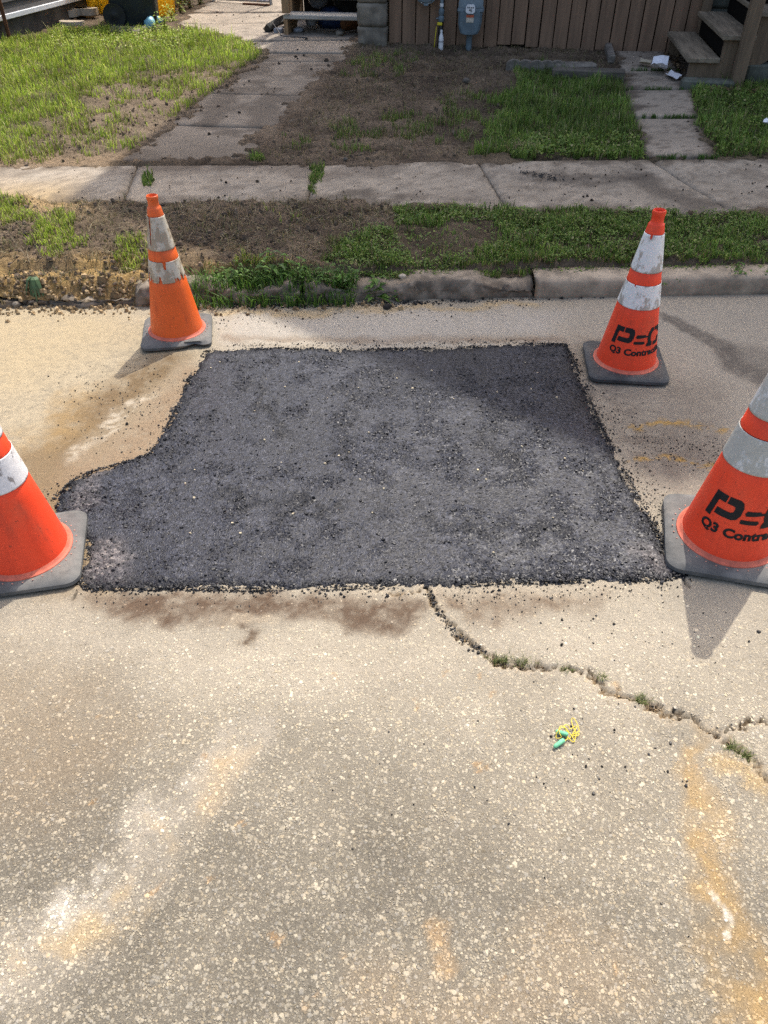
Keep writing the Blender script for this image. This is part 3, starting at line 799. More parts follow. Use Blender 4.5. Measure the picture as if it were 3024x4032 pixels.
gblend(np.maximum(soft_in(XG, YG, LAWN_R, .2), soft_in(XG, YG, LAWN_RR, .2)) * .6, (.05, .05, .022))
gblend(soft_in(XG, YG, VERGE_R, .1) * .4, (.06, .05, .03))
gblend(sst(-.6, -1.1, XG + (q2 - .5) * .8) * sst(.42, .1, kd + (q2 - .5) * .3) , (.31, .215, .10))
gblend(bank * sst(.16, .05, kd) * (.35 + .6 * q3) * .8, (.22, .14, .06))
gblend(sst(-.2, -.7, XG) * sst(.30, .12, kd + (q2 - .5) * .25) * sst(.3, .6, q3) * .8, (.36, .245, .10))
gblend(sst(.10, .02, np.abs(kd - .19)) * (XG > -.3) * .5, (.16, .125, .09))
gblend(sst(-1.55, -2.1, XG + (q2 - .5) * .6) * sst(.35, .0, np.abs(YG - 4.75)) * .7, (.42, .30, .15))
gblend(sst(.3, .0, np.abs(YG - 5.75)) * sst(-1.4, -2.0, XG) * .6, (.30, .22, .14))
gblend((YG > 13.5) * 1.0, (.05, .06, .03))
ground = mesh_np('ground', np.stack([XG, YG, ZG], 1), FG, M['soil'], None, np.clip(CG, .008, .6), None, True)
tag(ground, kind='structure')
def zground(x, y):
    i = np.clip(np.searchsorted(xs_g, x), 0, len(xs_g) - 1); j = np.clip(np.searchsorted(ys_g, y), 0, len(ys_g) - 1)
    return ZG[j * len(xs_g) + i]
def zg1(x, y): return float(zground(np.array([x]), np.array([y]))[0])

# ------------------------------------------------------------------ slabs of the sidewalk and of the two garden paths
def slab_mesh(name, quad, ztop, thick, mat, parent, tint, seed, step=.035, edge=.012):
    """quad: 4 corners anticlockwise (world); worn edges, macro colour in the mesh"""
    q = np.array(quad, float)
    L1 = np.hypot(*(q[1] - q[0])); L2 = np.hypot(*(q[3] - q[0]))
    nu, nv = max(int(L1 / step), 4), max(int(L2 / step), 4)
    u = np.linspace(0, 1, nu + 1); v = np.linspace(0, 1, nv + 1)
    U, Vv, Fq = grid_np(u, v)
    px = (q[0][0] * (1 - U) + q[1][0] * U) * (1 - Vv) + (q[3][0] * (1 - U) + q[2][0] * U) * Vv
    py = (q[0][1] * (1 - U) + q[1][1] * U) * (1 - Vv) + (q[3][1] * (1 - U) + q[2][1] * U) * Vv
    eu = np.minimum(U, 1 - U) * L1; ev = np.minimum(Vv, 1 - Vv) * L2; e = np.minimum(eu, ev)
    zt = ztop(px, py) if callable(ztop) else np.full(len(px), ztop)
    z = zt + (fbm(px, py, 3, seed, 4) - .5) * .010 - edge * sst(.03, 0, e) * (.5 + fbm(px, py, 20, seed + 1, 3))
    col = tint(px, py)
    nb = len(px)
    ring = list(range(0, nu + 1)) + [(nu + 1) * j + nu for j in range(1, nv + 1)] + [(nu + 1) * nv + i for i in range(nu - 1, -1, -1)] + [(nu + 1) * j for j in range(nv - 1, 0, -1)]
    V = np.stack([px, py, z], 1); Vb = V[ring].copy(); Vb[:, 2] -= thick
    k = len(ring); Fs = np.array([(ring[i], nb + i, nb + (i + 1) % k, ring[(i + 1) % k]) for i in range(k)])
    VV = np.vstack([V, Vb]); CC = np.vstack([col, col[ring] * .5])
    return mesh_np(name, VV, np.vstack([Fq, Fs]), mat, parent, CC, {'agg': np.full(len(VV), .55)}, True)

def sw_tint(px, py):
    a = fbm(px, py, 2.2, 301, 5); b = fbm(px, py, 9, 303, 4); c = fbm(px, py, 30, 305, 3)
    col = np.tile(np.array([.41, .355, .285]), (len(px), 1)) * (.75 + .5 * b)[:, None]
    def bl(m, cc):
        nonlocal col
        m = np.clip(m, 0, 1)[:, None]; col = col * (1 - m) + np.array(cc) * m
    bl(sst(.5, .75, a) * .4, (.40, .37, .32))
    f = np.minimum(py - ysw_f(px), ysw_b(px) - py)
    bl(sst(.16, .0, f + (b - .5) * .3) * .75, (.115, .088, .062))
    bl(sst(-1.45, -2.2, px + (a - .5)) * sst(5.5, 4.9, py) * .7, (.50, .36, .17))
    d, _ = dpoly(px + (b - .5) * .3, py + (b - .5) * .3, gps([(2080, 690), (2350, 720), (2560, 690)], .15)); bl(sst(.14, .02, d) * .7, (.10, .085, .07))
    d, _ = dpoly(px + (b - .5) * .25, py + (b - .5) * .25, gps([(2500, 690), (2640, 770), (2850, 830), (3100, 850)], .15)); bl(sst(.22, .02, d) * .75, (.12, .10, .08))
    d, _ = dpoly(px + (b - .5) * .3, py + (b - .5) * .3, gps([(500, 680), (1050, 640), (1300, 690), (1500, 650)], .15)); bl(sst(.2, .02, d) * .55, (.14, .11, .085))
    d, _ = dpoly(px + (b - .5) * .3, py + (b - .5) * .3, gps([(1150, 800), (1350, 770), (1520, 790)], .15)); bl(sst(.16, .02, d) * .7, (.085, .068, .05))
    bl(sst(.55, .70, c) * .45, (.15, .12, .09)); bl(sst(.55, .72, fbm(px, py, 4, 309, 5)) * .45, (.17, .14, .11))
    return np.clip(col, .02, .6)
bed = MB().box((0, 5.3, .035), (40, .80, .06)).build('sidewalk', M['mortar']); tag(bed, kind='structure')
jx = [-5.1, -3.95, -2.82, -1.685, -.475, .715, 2.02, 3.2, 4.4]
lean = [.0, .0, .02, .10, -.02, .10, .24, .12, .0]
for i in range(len(jx) - 1):
    a, b = jx[i] + .006, jx[i + 1] - .006
    la, lb = lean[i] * -.5, lean[i + 1] * -.5
    qd = [(a - la, float(ysw_f(a))), (b - lb, float(ysw_f(b))), (b + lb, float(ysw_b(b))), (a + la, float(ysw_b(a)))]
    dz = random.uniform(-.006, .006)
    slab_mesh('slab', qd, (lambda d0: (lambda x, y: SWZ + d0 + 0 * x))(dz), .07, M['sidewalk_concrete'], bed, sw_tint, 310 + i)
for side in (-1, 1):
    b0 = 4.4 if side > 0 else -5.1
    for i in range(5):
        a = b0 + side * 1.2 * i + .006; b = b0 + side * 1.2 * (i + 1) - .006
        if side < 0: a, b = b, a
        fy, by_ = (4.58, 5.94) if side > 0 else (5.06, 5.56)
        slab_mesh('slab', [(a, fy), (b, fy), (b, by_), (a, by_)], SWZ, .07, M['sidewalk_concrete'], bed, sw_tint, 340 + i, .1)

def walk_tint(dirty):
    def f(px, py):
        b = fbm(px, py, 5, 403, 5); c = fbm(px, py * 1.15, 5, 405, 5)
        col = np.tile(np.array([.40, .345, .28]), (len(px), 1)) * (.75 + .5 * b)[:, None]
        W = WALK_L if dirty or px.min() < 0 else PATH_R
        e = -sdf(px, py, W)
        m = sst(.34 if dirty else .10, .0, e + (b - .5) * .35) * .8
        if dirty: m = np.maximum(m, .38 + sst(.42, .62, c) * .4 * sst(10.2, 9.0, py)); m = np.maximum(m, sst(7.4, 5.6, py) * .7)
        m = np.maximum(m, sst(.64, .72, fbm(px, py * 1.3, 22, 409, 3)) * .55)
        m = m[:, None]; col = col * (1 - m) + np.array([.105, .082, .060]) * m
        return np.clip(col, .02, .6)
    return f
def path_slabs(name, left, right, dirty, seed):
    P = [tuple(p) for p in left]; Q = [tuple(p) for p in right]
    poly = P + Q[::-1]
    mb = MB(); vs = [(x, y, float(zyard(x, y)) - .075) for x, y in P] + [(x, y, float(zyard(x, y)) - .075) for x, y in Q]
    n = len(P); mb.add(vs, [(i, n + i, n + i + 1, i + 1) for i in range(n - 1)])
    o = mb.build(name, M['mortar']); tag(o, kind='structure')
    for i in range(n - 1):
        g = .008 if dirty else .030
        def sh(a, b, t): return (a[0] + (b[0] - a[0]) * t, a[1] + (b[1] - a[1]) * t)
        L = math.dist(P[i], P[i + 1]); t = g / L
        dz = random.uniform(-.008, .006)
        qd = [sh(P[i], P[i + 1], t), sh(Q[i], Q[i + 1], t), sh(Q[i], Q[i + 1], 1 - t), sh(P[i], P[i + 1], 1 - t)]
        slab_mesh('slab', qd, (lambda d0: (lambda x, y: zyard(x, y) + .002 + d0))(dz), .07, M['sidewalk_concrete'], o, walk_tint(dirty), seed + i)
    return o
path_slabs('walkway', [(-1.98, 5.78), (-1.78, 6.7), (-1.58, 7.72), (-1.34, 9.08), (-1.30, 9.46)], [(-.90, 5.78), (-.78, 6.6), (-.60, 7.6), (-.36, 9.02), (-.28, 9.40)], True, 420)
path_slabs('upper_walkway', [(-1.40, 9.49), (-1.68, 10.05), (-2.64, 11.15), (-2.57, 12.0), (-2.45, 13.4)], [(-.26, 9.43), (-.12, 10.2), (.02, 11.2), (.15, 12.1), (.2, 13.4)], False, 430)
path_slabs('garden_path', [(1.88, 5.84), (2.05, 6.90), (2.19, 7.83), (2.34, 8.61), (2.48, 9.58)], [(2.40, 5.84), (2.58, 6.90), (2.80, 7.83), (2.92, 8.61), (3.03, 9.58)], False, 440)

# ------------------------------------------------------------------ kerb
def kerbstone(parent, x0, x1, h, depth, rough, mat, seed, step=.022):
    """top and face as one displaced sheet, ends closed"""
    n = max(int((x1 - x0) / step), 6)
    prof = [(0.0, -.03), (0.0, .02), (.0, .045), (.0, h * .6), (.002, h * .8), (.006, h - .012), (.018, h), (.05, h + .001), (.09, h), (.13, h), (depth, h - .004), (depth, -.03)]
    xsk = np.linspace(x0, x1, n + 1); V = []; 
    for i, xk in enumerate(xsk):
        for j, (d0, z0) in enumerate(prof): V.append((xk, d0, z0))
    V = np.array(V); k = len(prof)
    nx_ = fbm(V[:, 0] * 1.0, V[:, 2] * 1.3 + V[:, 1], 9, seed, 5); nf = fbm(V[:, 0], V[:, 2] * 1.5 + V[:, 1] * 1.2, 34, seed + 3, 4); nb_ = fbm(V[:, 0], V[:, 1] * .3, 3.0, seed + 5, 4)
    front = sst(.10, .0, V[:, 1])
    up_ = sst(.03, h, V[:, 2])
    V[:, 1] += rough * ((nx_ - .45) * .10 + (nf - .5) * .035) * front
    V[:, 2] -= rough * up_ * (sst(.42, .75, nx_) * .055 * front + (nf - .5) * .022 + sst(.5, .8, nb_) * .04)
    V[:, 1] += ykerb(V[:, 0])
    i = np.arange((n + 1) * k).reshape(n + 1, k)
    Fk = np.stack([i[:-1, :-1], i[1:, :-1], i[1:, 1:], i[:-1, 1:]], -1).reshape(-1, 4)
    o = mesh_np('kerbstone', V, Fk, mat, parent, None, None, True)
    bm = bmesh.new(); bm.from_mesh(o.data)
    bmesh.ops.holes_fill(bm, edges=[e for e in bm.edges if e.is_boundary], sides=0)
    bmesh.ops.recalc_face_normals(bm, faces=bm.faces); bm.to_mesh(o.data); bm.free()
    return o
kb = MB().prism([(-20, float(ykerb(-20)) + .03), (20, float(ykerb(20)) + .03), (20, float(ykerb(20)) + .12), (-20, float(ykerb(-20)) + .12)], -.2, .03).build('kerb', M['mortar']); tag(kb, kind='structure')
kerbstone(kb, .80, 3.2, .102, .17, .06, M['kerb_concrete'], 510)
kerbstone(kb, 3.21, 6.2, .102, .17, .06, M['kerb_concrete'], 512, .06)
k1 = kerbstone(kb, -.42, .79, .104, .17, .85, M['kerb_rough'], 520, .012); k1['label'] = 'crumbling stretch of old kerb with a broken face'
k2 = kerbstone(kb, -1.30, -.44, .098, .17, 1.0, M['kerb_rough'], 530, .012)
k3 = kerbstone(kb, -3.2, -1.31, .05, .17, 1.0, M['kerb_rough'], 540, .03)
kerbstone(kb, -6.2, -3.21, .05, .17, 1.0, M['kerb_rough'], 545, .08)

# clods of soil, stones of the clay bank
def scatter_in(poly, n, z=None):
    P = np.array(poly); lo, hi = P.min(0), P.max(0)
    x = rng.uniform(lo[0], hi[0], n); y = rng.uniform(lo[1], hi[1], n)
    k = inpoly(x, y, P); return x[k], y[k]
YARD_C = gd([(560, 130), (800, 95), (1300, 110), (1340, 160), (1110, 150), (1080, 240), (1040, 335), (700, 350), (560, 345), (600, 290), (700, 190), (770, 140)])
VERGE_L = gd([(-80, 440), (200, 440), (330, 455), (480, 420), (850, 420), (850, 500), (700, 560), (500, 600), (-80, 600)], .14)
xs1, ys1 = [], []
for P, n in ((YARD_C, 5200), (VERGE_L, 4600), (SPARSE_L, 2600), (gd([(330, 300), (560, 140), (590, 150), (420, 330)]), 1200)):
    a, b = scatter_in(P, n); xs1.append(a); ys1.append(b)
x = np.concatenate(xs1); y = np.concatenate(ys1)
kk = fbm(x, y, 4.5, 611, 4) + rng.uniform(-.25, .25, len(x)) > .42; x, y = x[kk], y[kk]
rad = np.clip(rng.lognormal(math.log(.0075), .5, len(x)), .003, .028)
col = np.array([(.125, .095, .068)]) * rng.uniform(.6, 1.4, (len(x), 1))
clods = stones('soil_clods', x, y, zground(x, y), rad, rad * rng.uniform(.3, .8, len(x)), col, M['clod'], None, 5, 'stuff', .4, .5)
tag(clods, 'dark crumbled soil clods over the dug yard and verge', 'soil')
x = rng.uniform(-2.4, .1, 1500); y = ykerb(x) + rng.normal(.03, .07, 1500)
rad = np.clip(rng.lognormal(math.log(.0075), .5, 1500), .003, .03)
k = (x < -.9) | (rng.uniform(0, 1, 1500) < .3); x, y, rad = x[k], y[k], rad[k]
z = np.where(y < ykerb(x) + .02, .002, np.maximum(zground(x, y), .02))
rub = stones('clay_rubble', x, y, z, rad, rad * .8, np.array([(.30, .22, .125)]) * rng.uniform(.4, 1.4, (len(x), 1)), M['clod'], None, 6, 'stuff', .3, .4)
tag(rub, 'ochre clay lumps and small stones at the buried kerb end', 'rubble')

# ------------------------------------------------------------------ grass
def blades(name, x, y, z, h, w, cols, lean=.45, mat='grass_blade'):
    n = len(x); a = rng.uniform(0, 6.283, n); ln = rng.uniform(.1, 1, n) * lean * h * 1.3
    dx, dy = np.cos(a), np.sin(a); b = a + rng.uniform(-.9, .9, n) + np.pi / 2; sx, sy = np.cos(b) * w / 2, np.sin(b) * w / 2
    V = np.empty((n, 5, 3))
    V[:, 0] = np.stack([x - sx, y - sy, z - .006], 1); V[:, 1] = np.stack([x + sx, y + sy, z - .006], 1)
    mx_, my_ = x + dx * ln * .35, y + dy * ln * .35
    V[:, 2] = np.stack([mx_ - sx * .85, my_ - sy * .85, z + h * .58], 1); V[:, 3] = np.stack([mx_ + sx * .85, my_ + sy * .85, z + h * .58], 1)
    V[:, 4] = np.stack([x + dx * ln, y + dy * ln, z + h * (1 - .25 * rng.uniform(0, 1, n))], 1)
    F = np.array([(0, 1, 3), (0, 3, 2), (2, 3, 4)])[None] + (np.arange(n) * 5)[:, None, None]
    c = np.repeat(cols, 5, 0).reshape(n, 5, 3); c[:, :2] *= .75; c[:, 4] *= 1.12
    return mesh_np(name, V.reshape(-1, 3), F.reshape(-1, 3), M[mat], None, np.clip(c.reshape(-1, 3), 0, .9))
def leaves(name, x, y, z, size, cols, mat='grass_blade'):
    """small rounded clover-like leaves, one quad pair each"""
    n = len(x); a = rng.uniform(0, 6.283, n); tl = rng.uniform(-.7, .7, n); t2 = rng.uniform(-.5, .5, n)
    pts = np.array([(-.15, 0), (.35, -.5), (1.0, -.25), (1.05, .25), (.35, .5)])
    lx = pts[None, :, 0] * size[:, None]; ly = pts[None, :, 1] * size[:, None]
    V = np.empty((n, 5, 3)); c, s = np.cos(a)[:, None], np.sin(a)[:, None]
    V[:, :, 0] = x[:, None] + lx * c - ly * s; V[:, :, 1] = y[:, None] + lx * s + ly * c; V[:, :, 2] = z[:, None] + lx * tl[:, None] + ly * t2[:, None]
    F = np.array([(0, 1, 2), (0, 2, 3), (0, 3, 4)])[None] + (np.arange(n) * 5)[:, None, None]
    return mesh_np(name, V.reshape(-1, 3), F.reshape(-1, 3), M[mat], None, np.repeat(cols, 5, 0))
def gcol(n, kind):
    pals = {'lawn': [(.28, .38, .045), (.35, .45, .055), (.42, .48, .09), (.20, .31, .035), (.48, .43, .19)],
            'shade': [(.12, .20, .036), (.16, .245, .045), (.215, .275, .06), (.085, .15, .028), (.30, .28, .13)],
            'dry': [(.30, .24, .13), (.22, .17, .09), (.36, .30, .18), (.14, .15, .05), (.12, .09, .05)],
            'weed': [(.08, .17, .025), (.11, .22, .035), (.06, .13, .02), (.14, .24, .05), (.10, .16, .06)]}[kind]
    pr = [.3, .28, .18, .16, .08] if kind != 'dry' else [.25, .25, .15, .2, .15]
    return np.array(pals)[rng.choice(5, n, p=pr)] * rng.uniform(.75, 1.25, (n, 1))
def region_blades(name, polys, n, hmean, w, kind, label, clump=.0, warp=.18, excl=None, dry=.1, zfix=None):
    xs_, ys_ = [], []
    tot = sum(abs(np.ptp(np.array(p)[:, 0]) * np.ptp(np.array(p)[:, 1])) for p in polys)
    for P in polys:
        P = np.array(P); lo, hi = P.min(0) - .15, P.max(0) + .15
        m = int(n * (hi[0] - lo[0]) * (hi[1] - lo[1]) / max(tot, 1e-6))
        a = rng.uniform(lo[0], hi[0], m); b = rng.uniform(lo[1], hi[1], m)
        wa = a + (fbm(a, b, 6, 701, 4) - .5) * warp * 2; wb = b + (fbm(a, b, 6, 703, 4) - .5) * warp * 2
        k = inpoly(wa, wb, P); xs_.append(a[k]); ys_.append(b[k])
    x = np.concatenate(xs_); y = np.concatenate(ys_)
    cl = fbm(x, y, 7, 711, 4)
    if clump:
        k = cl + rng.uniform(-.12, .12, len(x)) > clump; x, y, cl = x[k], y[k], cl[k]
    if excl is not None:
        k = excl(x, y); x, y, cl = x[k], y[k], cl[k]
    h = hmean * np.clip(rng.lognormal(-.25, .4, len(x)), .3, 2.2) * (.3 + 1.4 * cl)
    tone = (.15 + .9 * fbm(x, y, 2.5, 721, 3) + .85 * fbm(x, y, 11, 723, 3))[:, None]
    c = gcol(len(x), kind) * tone
    d = rng.uniform(0, 1, len(x)) < dry; c[d] = gcol(d.sum(), 'dry')
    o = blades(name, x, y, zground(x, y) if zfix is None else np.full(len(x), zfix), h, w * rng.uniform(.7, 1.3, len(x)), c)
    tag(o, label, 'grass', None, 'stuff'); return o
def off_slabs(x, y):
    a = np.minimum(y - ysw_f(x), ysw_b(x) - y) < .015 + (fbm(x, y, 12, 731, 3) - .5) * .08
    b = -sdf(x, y, PATH_R) < .03 + (fbm(x, y, 12, 733, 3) - .5) * .14
    c = -sdf(x, y, WALK_L) < .05
    return a & b & c
region_blades('lawn_grass', [DENSE_L], 60000, .062, .0062, 'lawn', 'sunlit bright green lawn left of the walkway', .30, .2, off_slabs, .12)
region_blades('patchy_grass', [SPARSE_L], 26000, .05, .006, 'lawn', 'thin torn grass over bare soil below the left lawn', .52, .25, off_slabs, .35)
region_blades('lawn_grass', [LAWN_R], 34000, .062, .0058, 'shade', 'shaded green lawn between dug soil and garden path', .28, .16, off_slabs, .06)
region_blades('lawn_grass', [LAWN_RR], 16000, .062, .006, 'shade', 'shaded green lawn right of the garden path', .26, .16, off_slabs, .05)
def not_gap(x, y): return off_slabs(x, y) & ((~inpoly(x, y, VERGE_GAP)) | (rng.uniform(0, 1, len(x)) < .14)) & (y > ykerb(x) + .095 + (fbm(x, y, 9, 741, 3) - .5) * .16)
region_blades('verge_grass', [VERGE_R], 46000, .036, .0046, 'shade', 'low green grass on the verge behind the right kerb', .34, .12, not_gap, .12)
region_blades('verge_tufts', E_PATCH, 17000, .036, .0048, 'lawn', 'thin grass tufts on the dug left half of the verge', .42, .12, None, .3)
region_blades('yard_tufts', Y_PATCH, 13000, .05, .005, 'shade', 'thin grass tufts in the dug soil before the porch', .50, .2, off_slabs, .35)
region_blades('dead_grass', [YARD_C, VERGE_L, VERGE_L, SPARSE_L], 26000, .03, .004, 'dry', 'withered grass stalks mixed into the dug soil', .46, .2, None, .9)
P = VERGE_L; x, y = scatter_in(P, 5200); k = fbm(x, y, 6, 771, 3) > .40; x, y = x[k], y[k]
o = blades('torn_straw', x, y, zground(x, y) + .004, rng.uniform(.008, .03, len(x)), np.full(len(x), .0042), gcol(len(x), 'dry') * rng.uniform(.5, 1.1, (len(x), 1)), 4.0); tag(o, 'torn straw and roots strewn over the dug verge', 'straw', None, 'stuff')
x, y = scatter_in(YARD_C, 3600); k = fbm(x, y, 6, 773, 3) > .42; x, y = x[k], y[k]
o = blades('yard_straw', x, y, zground(x, y) + .004, rng.uniform(.008, .03, len(x)), np.full(len(x), .005), gcol(len(x), 'dry') * rng.uniform(.5, 1.1, (len(x), 1)), 4.0); tag(o, 'torn straw and roots strewn over the dug yard', 'straw', None, 'stuff')
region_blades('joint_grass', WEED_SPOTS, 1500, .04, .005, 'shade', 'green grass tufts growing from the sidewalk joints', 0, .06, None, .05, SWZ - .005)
xs_, ys_ = [], []
for (l, r) in (((2.05, 6.90), (2.58, 6.90)), ((2.19, 7.83), (2.80, 7.83)), ((1.88, 5.83), (2.40, 5.83)), ((2.34, 8.61), (2.92, 8.61))):
    k = rng.uniform(0, 1, 260); k = k[fbm(k * 4, k * 0 + l[1], 3, 761, 3) > .45]
    xs_.append(l[0] + (r[0] - l[0]) * k); ys_.append(l[1] + (r[1] - l[1]) * k + rng.normal(0, .012, len(k)))
x = np.concatenate(xs_); y = np.concatenate(ys_)
o = blades('path_joint_grass', x, y, zyard(x, y) - .01, rng.uniform(.02, .05, len(x)), np.full(len(x), .005), gcol(len(x), 'weed') * .8, .8); tag(o, 'grass growing in the joints of the garden path', 'grass', None, 'stuff')
# clover-like ground cover between the blades of the verge and by the right lawn
P = VERGE_R; x, y = scatter_in(P, 26000); k = not_gap(x, y) & (fbm(x, y, 6, 751, 3) > .40); x, y = x[k], y[k]
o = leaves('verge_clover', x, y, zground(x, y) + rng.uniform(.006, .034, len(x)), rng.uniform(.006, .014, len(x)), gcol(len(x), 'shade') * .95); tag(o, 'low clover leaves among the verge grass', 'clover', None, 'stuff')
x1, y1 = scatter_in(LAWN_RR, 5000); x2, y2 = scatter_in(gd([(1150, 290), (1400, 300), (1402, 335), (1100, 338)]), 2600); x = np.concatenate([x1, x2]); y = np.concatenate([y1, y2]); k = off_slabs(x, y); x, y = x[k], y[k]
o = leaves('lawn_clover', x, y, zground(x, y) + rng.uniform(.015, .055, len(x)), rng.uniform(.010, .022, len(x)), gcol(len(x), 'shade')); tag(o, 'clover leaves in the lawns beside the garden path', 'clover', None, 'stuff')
x, y = scatter_in(gd([(130, 70), (420, 78), (420, 110), (300, 120), (100, 110)]), 3600); 
o = leaves('lawn_weeds', x, y, zground(x, y) + rng.uniform(.02, .07, len(x)), rng.uniform(.008, .018, len(x)), gcol(len(x), 'lawn')); tag(o, 'broad leaved weeds at the back of the sunlit lawn', 'weeds', None, 'stuff')
# moss and grass in the road crack
xs_, ys_, zs_ = [], [], []
for (cx, cy, r, n) in ((1975, 2600, .035, 90), (2060, 2606, .035, 70), (2235, 2635, .02, 45), (2370, 2668, .016, 60), (2525, 2755, .018, 90), (2885, 2945, .02, 90), (2935, 2975, .018, 70)):
    p = gp(cx, cy); xs_.append(p[0] + rng.normal(0, r * .5, n)); ys_.append(p[1] + rng.normal(0, r * .22, n))
x = np.concatenate(xs_); y = np.concatenate(ys_)
o = blades('crack_grass', x, y, np.full(len(x), -.008), rng.uniform(.012, .026, len(x)), np.full(len(x), .0018), gcol(len(x), 'dry') * .5 + gcol(len(x), 'weed') * .5, 1.1); tag(o, 'tiny grass and moss tufts growing in the road crack', 'grass', None, 'stuff')
# sand and pebbles in the crack
n = 900; i = rng.integers(0, len(CRACK) - 2, n); f = rng.uniform(0, 1, n)
x = CRACK[i, 0] + (CRACK[i + 1, 0] - CRACK[i, 0]) * f + rng.normal(0, .006, n); y = CRACK[i, 1] + (CRACK[i + 1, 1] - CRACK[i, 1]) * f + rng.normal(0, .006, n)
rad = np.clip(rng.lognormal(math.log(.0020), .4, n), .001, .005)
stones('crack_grit', x, y, np.full(n, -.011), rad, rad * .8, np.array([(.34, .28, .2), (.13, .09, .055), (.03, .028, .026), (.42, .31, .17)])[rng.choice(4, n, p=[.3, .35, .2, .15])], M['clod'], road)

# ------------------------------------------------------------------ traffic cones
CONE_H = .711
def cone_r(z): return .1345 + (.0325 - .1345) * (z - .034) / (.655 - .034)
def cone_body_mesh(mat, parent):
    pr = [(.1345, .030)]
    for z in np.linspace(.034, .312, 8): pr.append((cone_r(z), z))
    pr += [(cone_r(.316) - .0025, .3185), (cone_r(.415) - .0025, .4155), (cone_r(.418), .418), (cone_r(.465), .465), (cone_r(.468) - .0025, .4685), (cone_r(.62) - .0025, .6195), (cone_r(.622), .622), (.0328, .652), (.031, .657), (.0265, .661), (.0250, .668), (.0250, .688), (.0270, .694), (.0278, .702), (.0262, .709), (.0235, .711), (.0215, .708), (.0205, .68), (.0250, .62), (.055, .45), (.10, .20), (.125, .03)]
    mb = MB(); n = 64
    vs = []; fs = []
    for r, z in pr:
        for k in range(n):
            a = 2 * math.pi * k / n; vs.append((r * math.cos(a), r * math.sin(a), z))
    for i in range(len(pr) - 1):
        for k in range(n): fs.append((i * n + k, i * n + (k + 1) % n, (i + 1) * n + (k + 1) % n, (i + 1) * n + k))
    mb.add(vs, fs); return mb.build('cone_body', mat, parent, True)
def collar_mesh(z0, z1, mat, parent, notches=(), seed=0, ragged=.0):
    """thin sleeve wrapped on the cone; notches = (angle, width, depth, from_top)"""
    n, m = 160, 26; off = .0012
    vs = []; keep = {}
    A = np.arange(n) * 2 * math.pi / n
    for j in range(m + 1):
        z = z0 + (z1 - z0) * j / m
        for a in A: vs.append(((cone_r(z) + off) * math.cos(a), (cone_r(z) + off) * math.sin(a), z))
    fs = []
    rb = fbm(np.cos(A) * 3, np.sin(A) * 3, 2.5, seed, 4); rf = fbm(np.cos(A) * 3, np.sin(A) * 3, 14, seed + 2, 3)
    for j in range(m):
        zc = (j + .5) / m
        for k in range(n):
            a = A[k]; ok = True
            if ragged and zc < ragged * max(0, (rb[k] - .42) * 3.2 + (rf[k] - .5) * .8): ok = False
            for (na, nw, nd, top) in notches:
                d = (a - na + math.pi) % (2 * math.pi) - math.pi
                t = (1 - zc) if top else zc
                if abs(d) < nw * (1.1 - .5 * t / max(nd, .01)) and t < nd: ok = False
            if ok: fs.append((j * n + k, j * n + (k + 1) % n, (j + 1) * n + (k + 1) % n, (j + 1) * n + k))
    o = MB().add(vs, fs).build('reflective_collar', mat, parent, True)
    md = o.modifiers.new('thickness', 'SOLIDIFY'); md.thickness = .0011; md.offset = 1
    return o
def base_mesh(mat, parent, seed, broken=False):
    """square rubber foot with rounded corners, bevelled rim, feet gap below"""
    hw, rc, n = .178, .045, 8
    def ring(h, r):
        out = []
        for (cx, cy, a0) in ((h - r, h - r, 0), (-h + r, h - r, 90), (-h + r, -h + r, 180), (h - r, -h + r, 270)):
            for k in range(n + 1):
                a = R(a0 + 90 * k / n); out.append((cx + r * math.cos(a), cy + r * math.sin(a)))
            # straight run subdivided for wear
            nx = {0: (-h + r, h), 90: (-h, -h + r), 180: (h - r, -h), 270: (h, h - r)}[a0]
            p0 = out[-1]
            for k in range(1, 6): out.append((p0[0] + (nx[0] - p0[0]) * k / 6, p0[1] + (nx[1] - p0[1]) * k / 6))
        return out
    layers = [(hw - .006, rc, .004), (hw, rc, .009), (hw, rc, .022), (hw - .008, rc - .004, .030), (hw - .022, rc - .008, .0335), (.150, .04, .0345)]
    vs = []; fs = []; K = None
    for h, r, z in layers:
        rg = ring(h, r); K = len(rg)
        for i, (a, b) in enumerate(rg):
            w = float(fbm(a, b, 12, seed, 3)) - .5
            dz = w * .005; s_ = 1 + w * .03
            if broken and a > .02 and b < -.14 and z < .032:
                bite = max(0, math.sin((a - .02) / .15 * math.pi)) * (.018 + .02 * abs(w) * 4)
                b = b + bite * (1.3 if z < .02 else .6); dz -= .004
            vs.append((a * s_, b * s_, z + dz))
    for j in range(len(layers) - 1):
        for i in range(K): fs.append((j * K + i, j * K + (i + 1) % K, (j + 1) * K + (i + 1) % K, (j + 1) * K + i))
    top = (len(layers) - 1) * K
    m = 48; o0 = len(vs)
    # flat top closed to the round cone flange
    for k in range(K):
        a = math.atan2(vs[top + k][1], vs[top + k][0]); vs.append((.128 * math.cos(a), .128 * math.sin(a), .0355))
    for i in range(K): fs.append((top + i, top + (i + 1) % K, o0 + (i + 1) % K, o0 + i))
    fs.append(tuple(range(K))[::-1])
    mb = MB().add(vs, fs)
    for sx in (-1, 1):
        for sy in (-1, 1): mb.lathe([(.018, 0), (.02, .008)], 10, (sx * .135, sy * .135, 0))
    return mb.build('base', mat, parent, True)
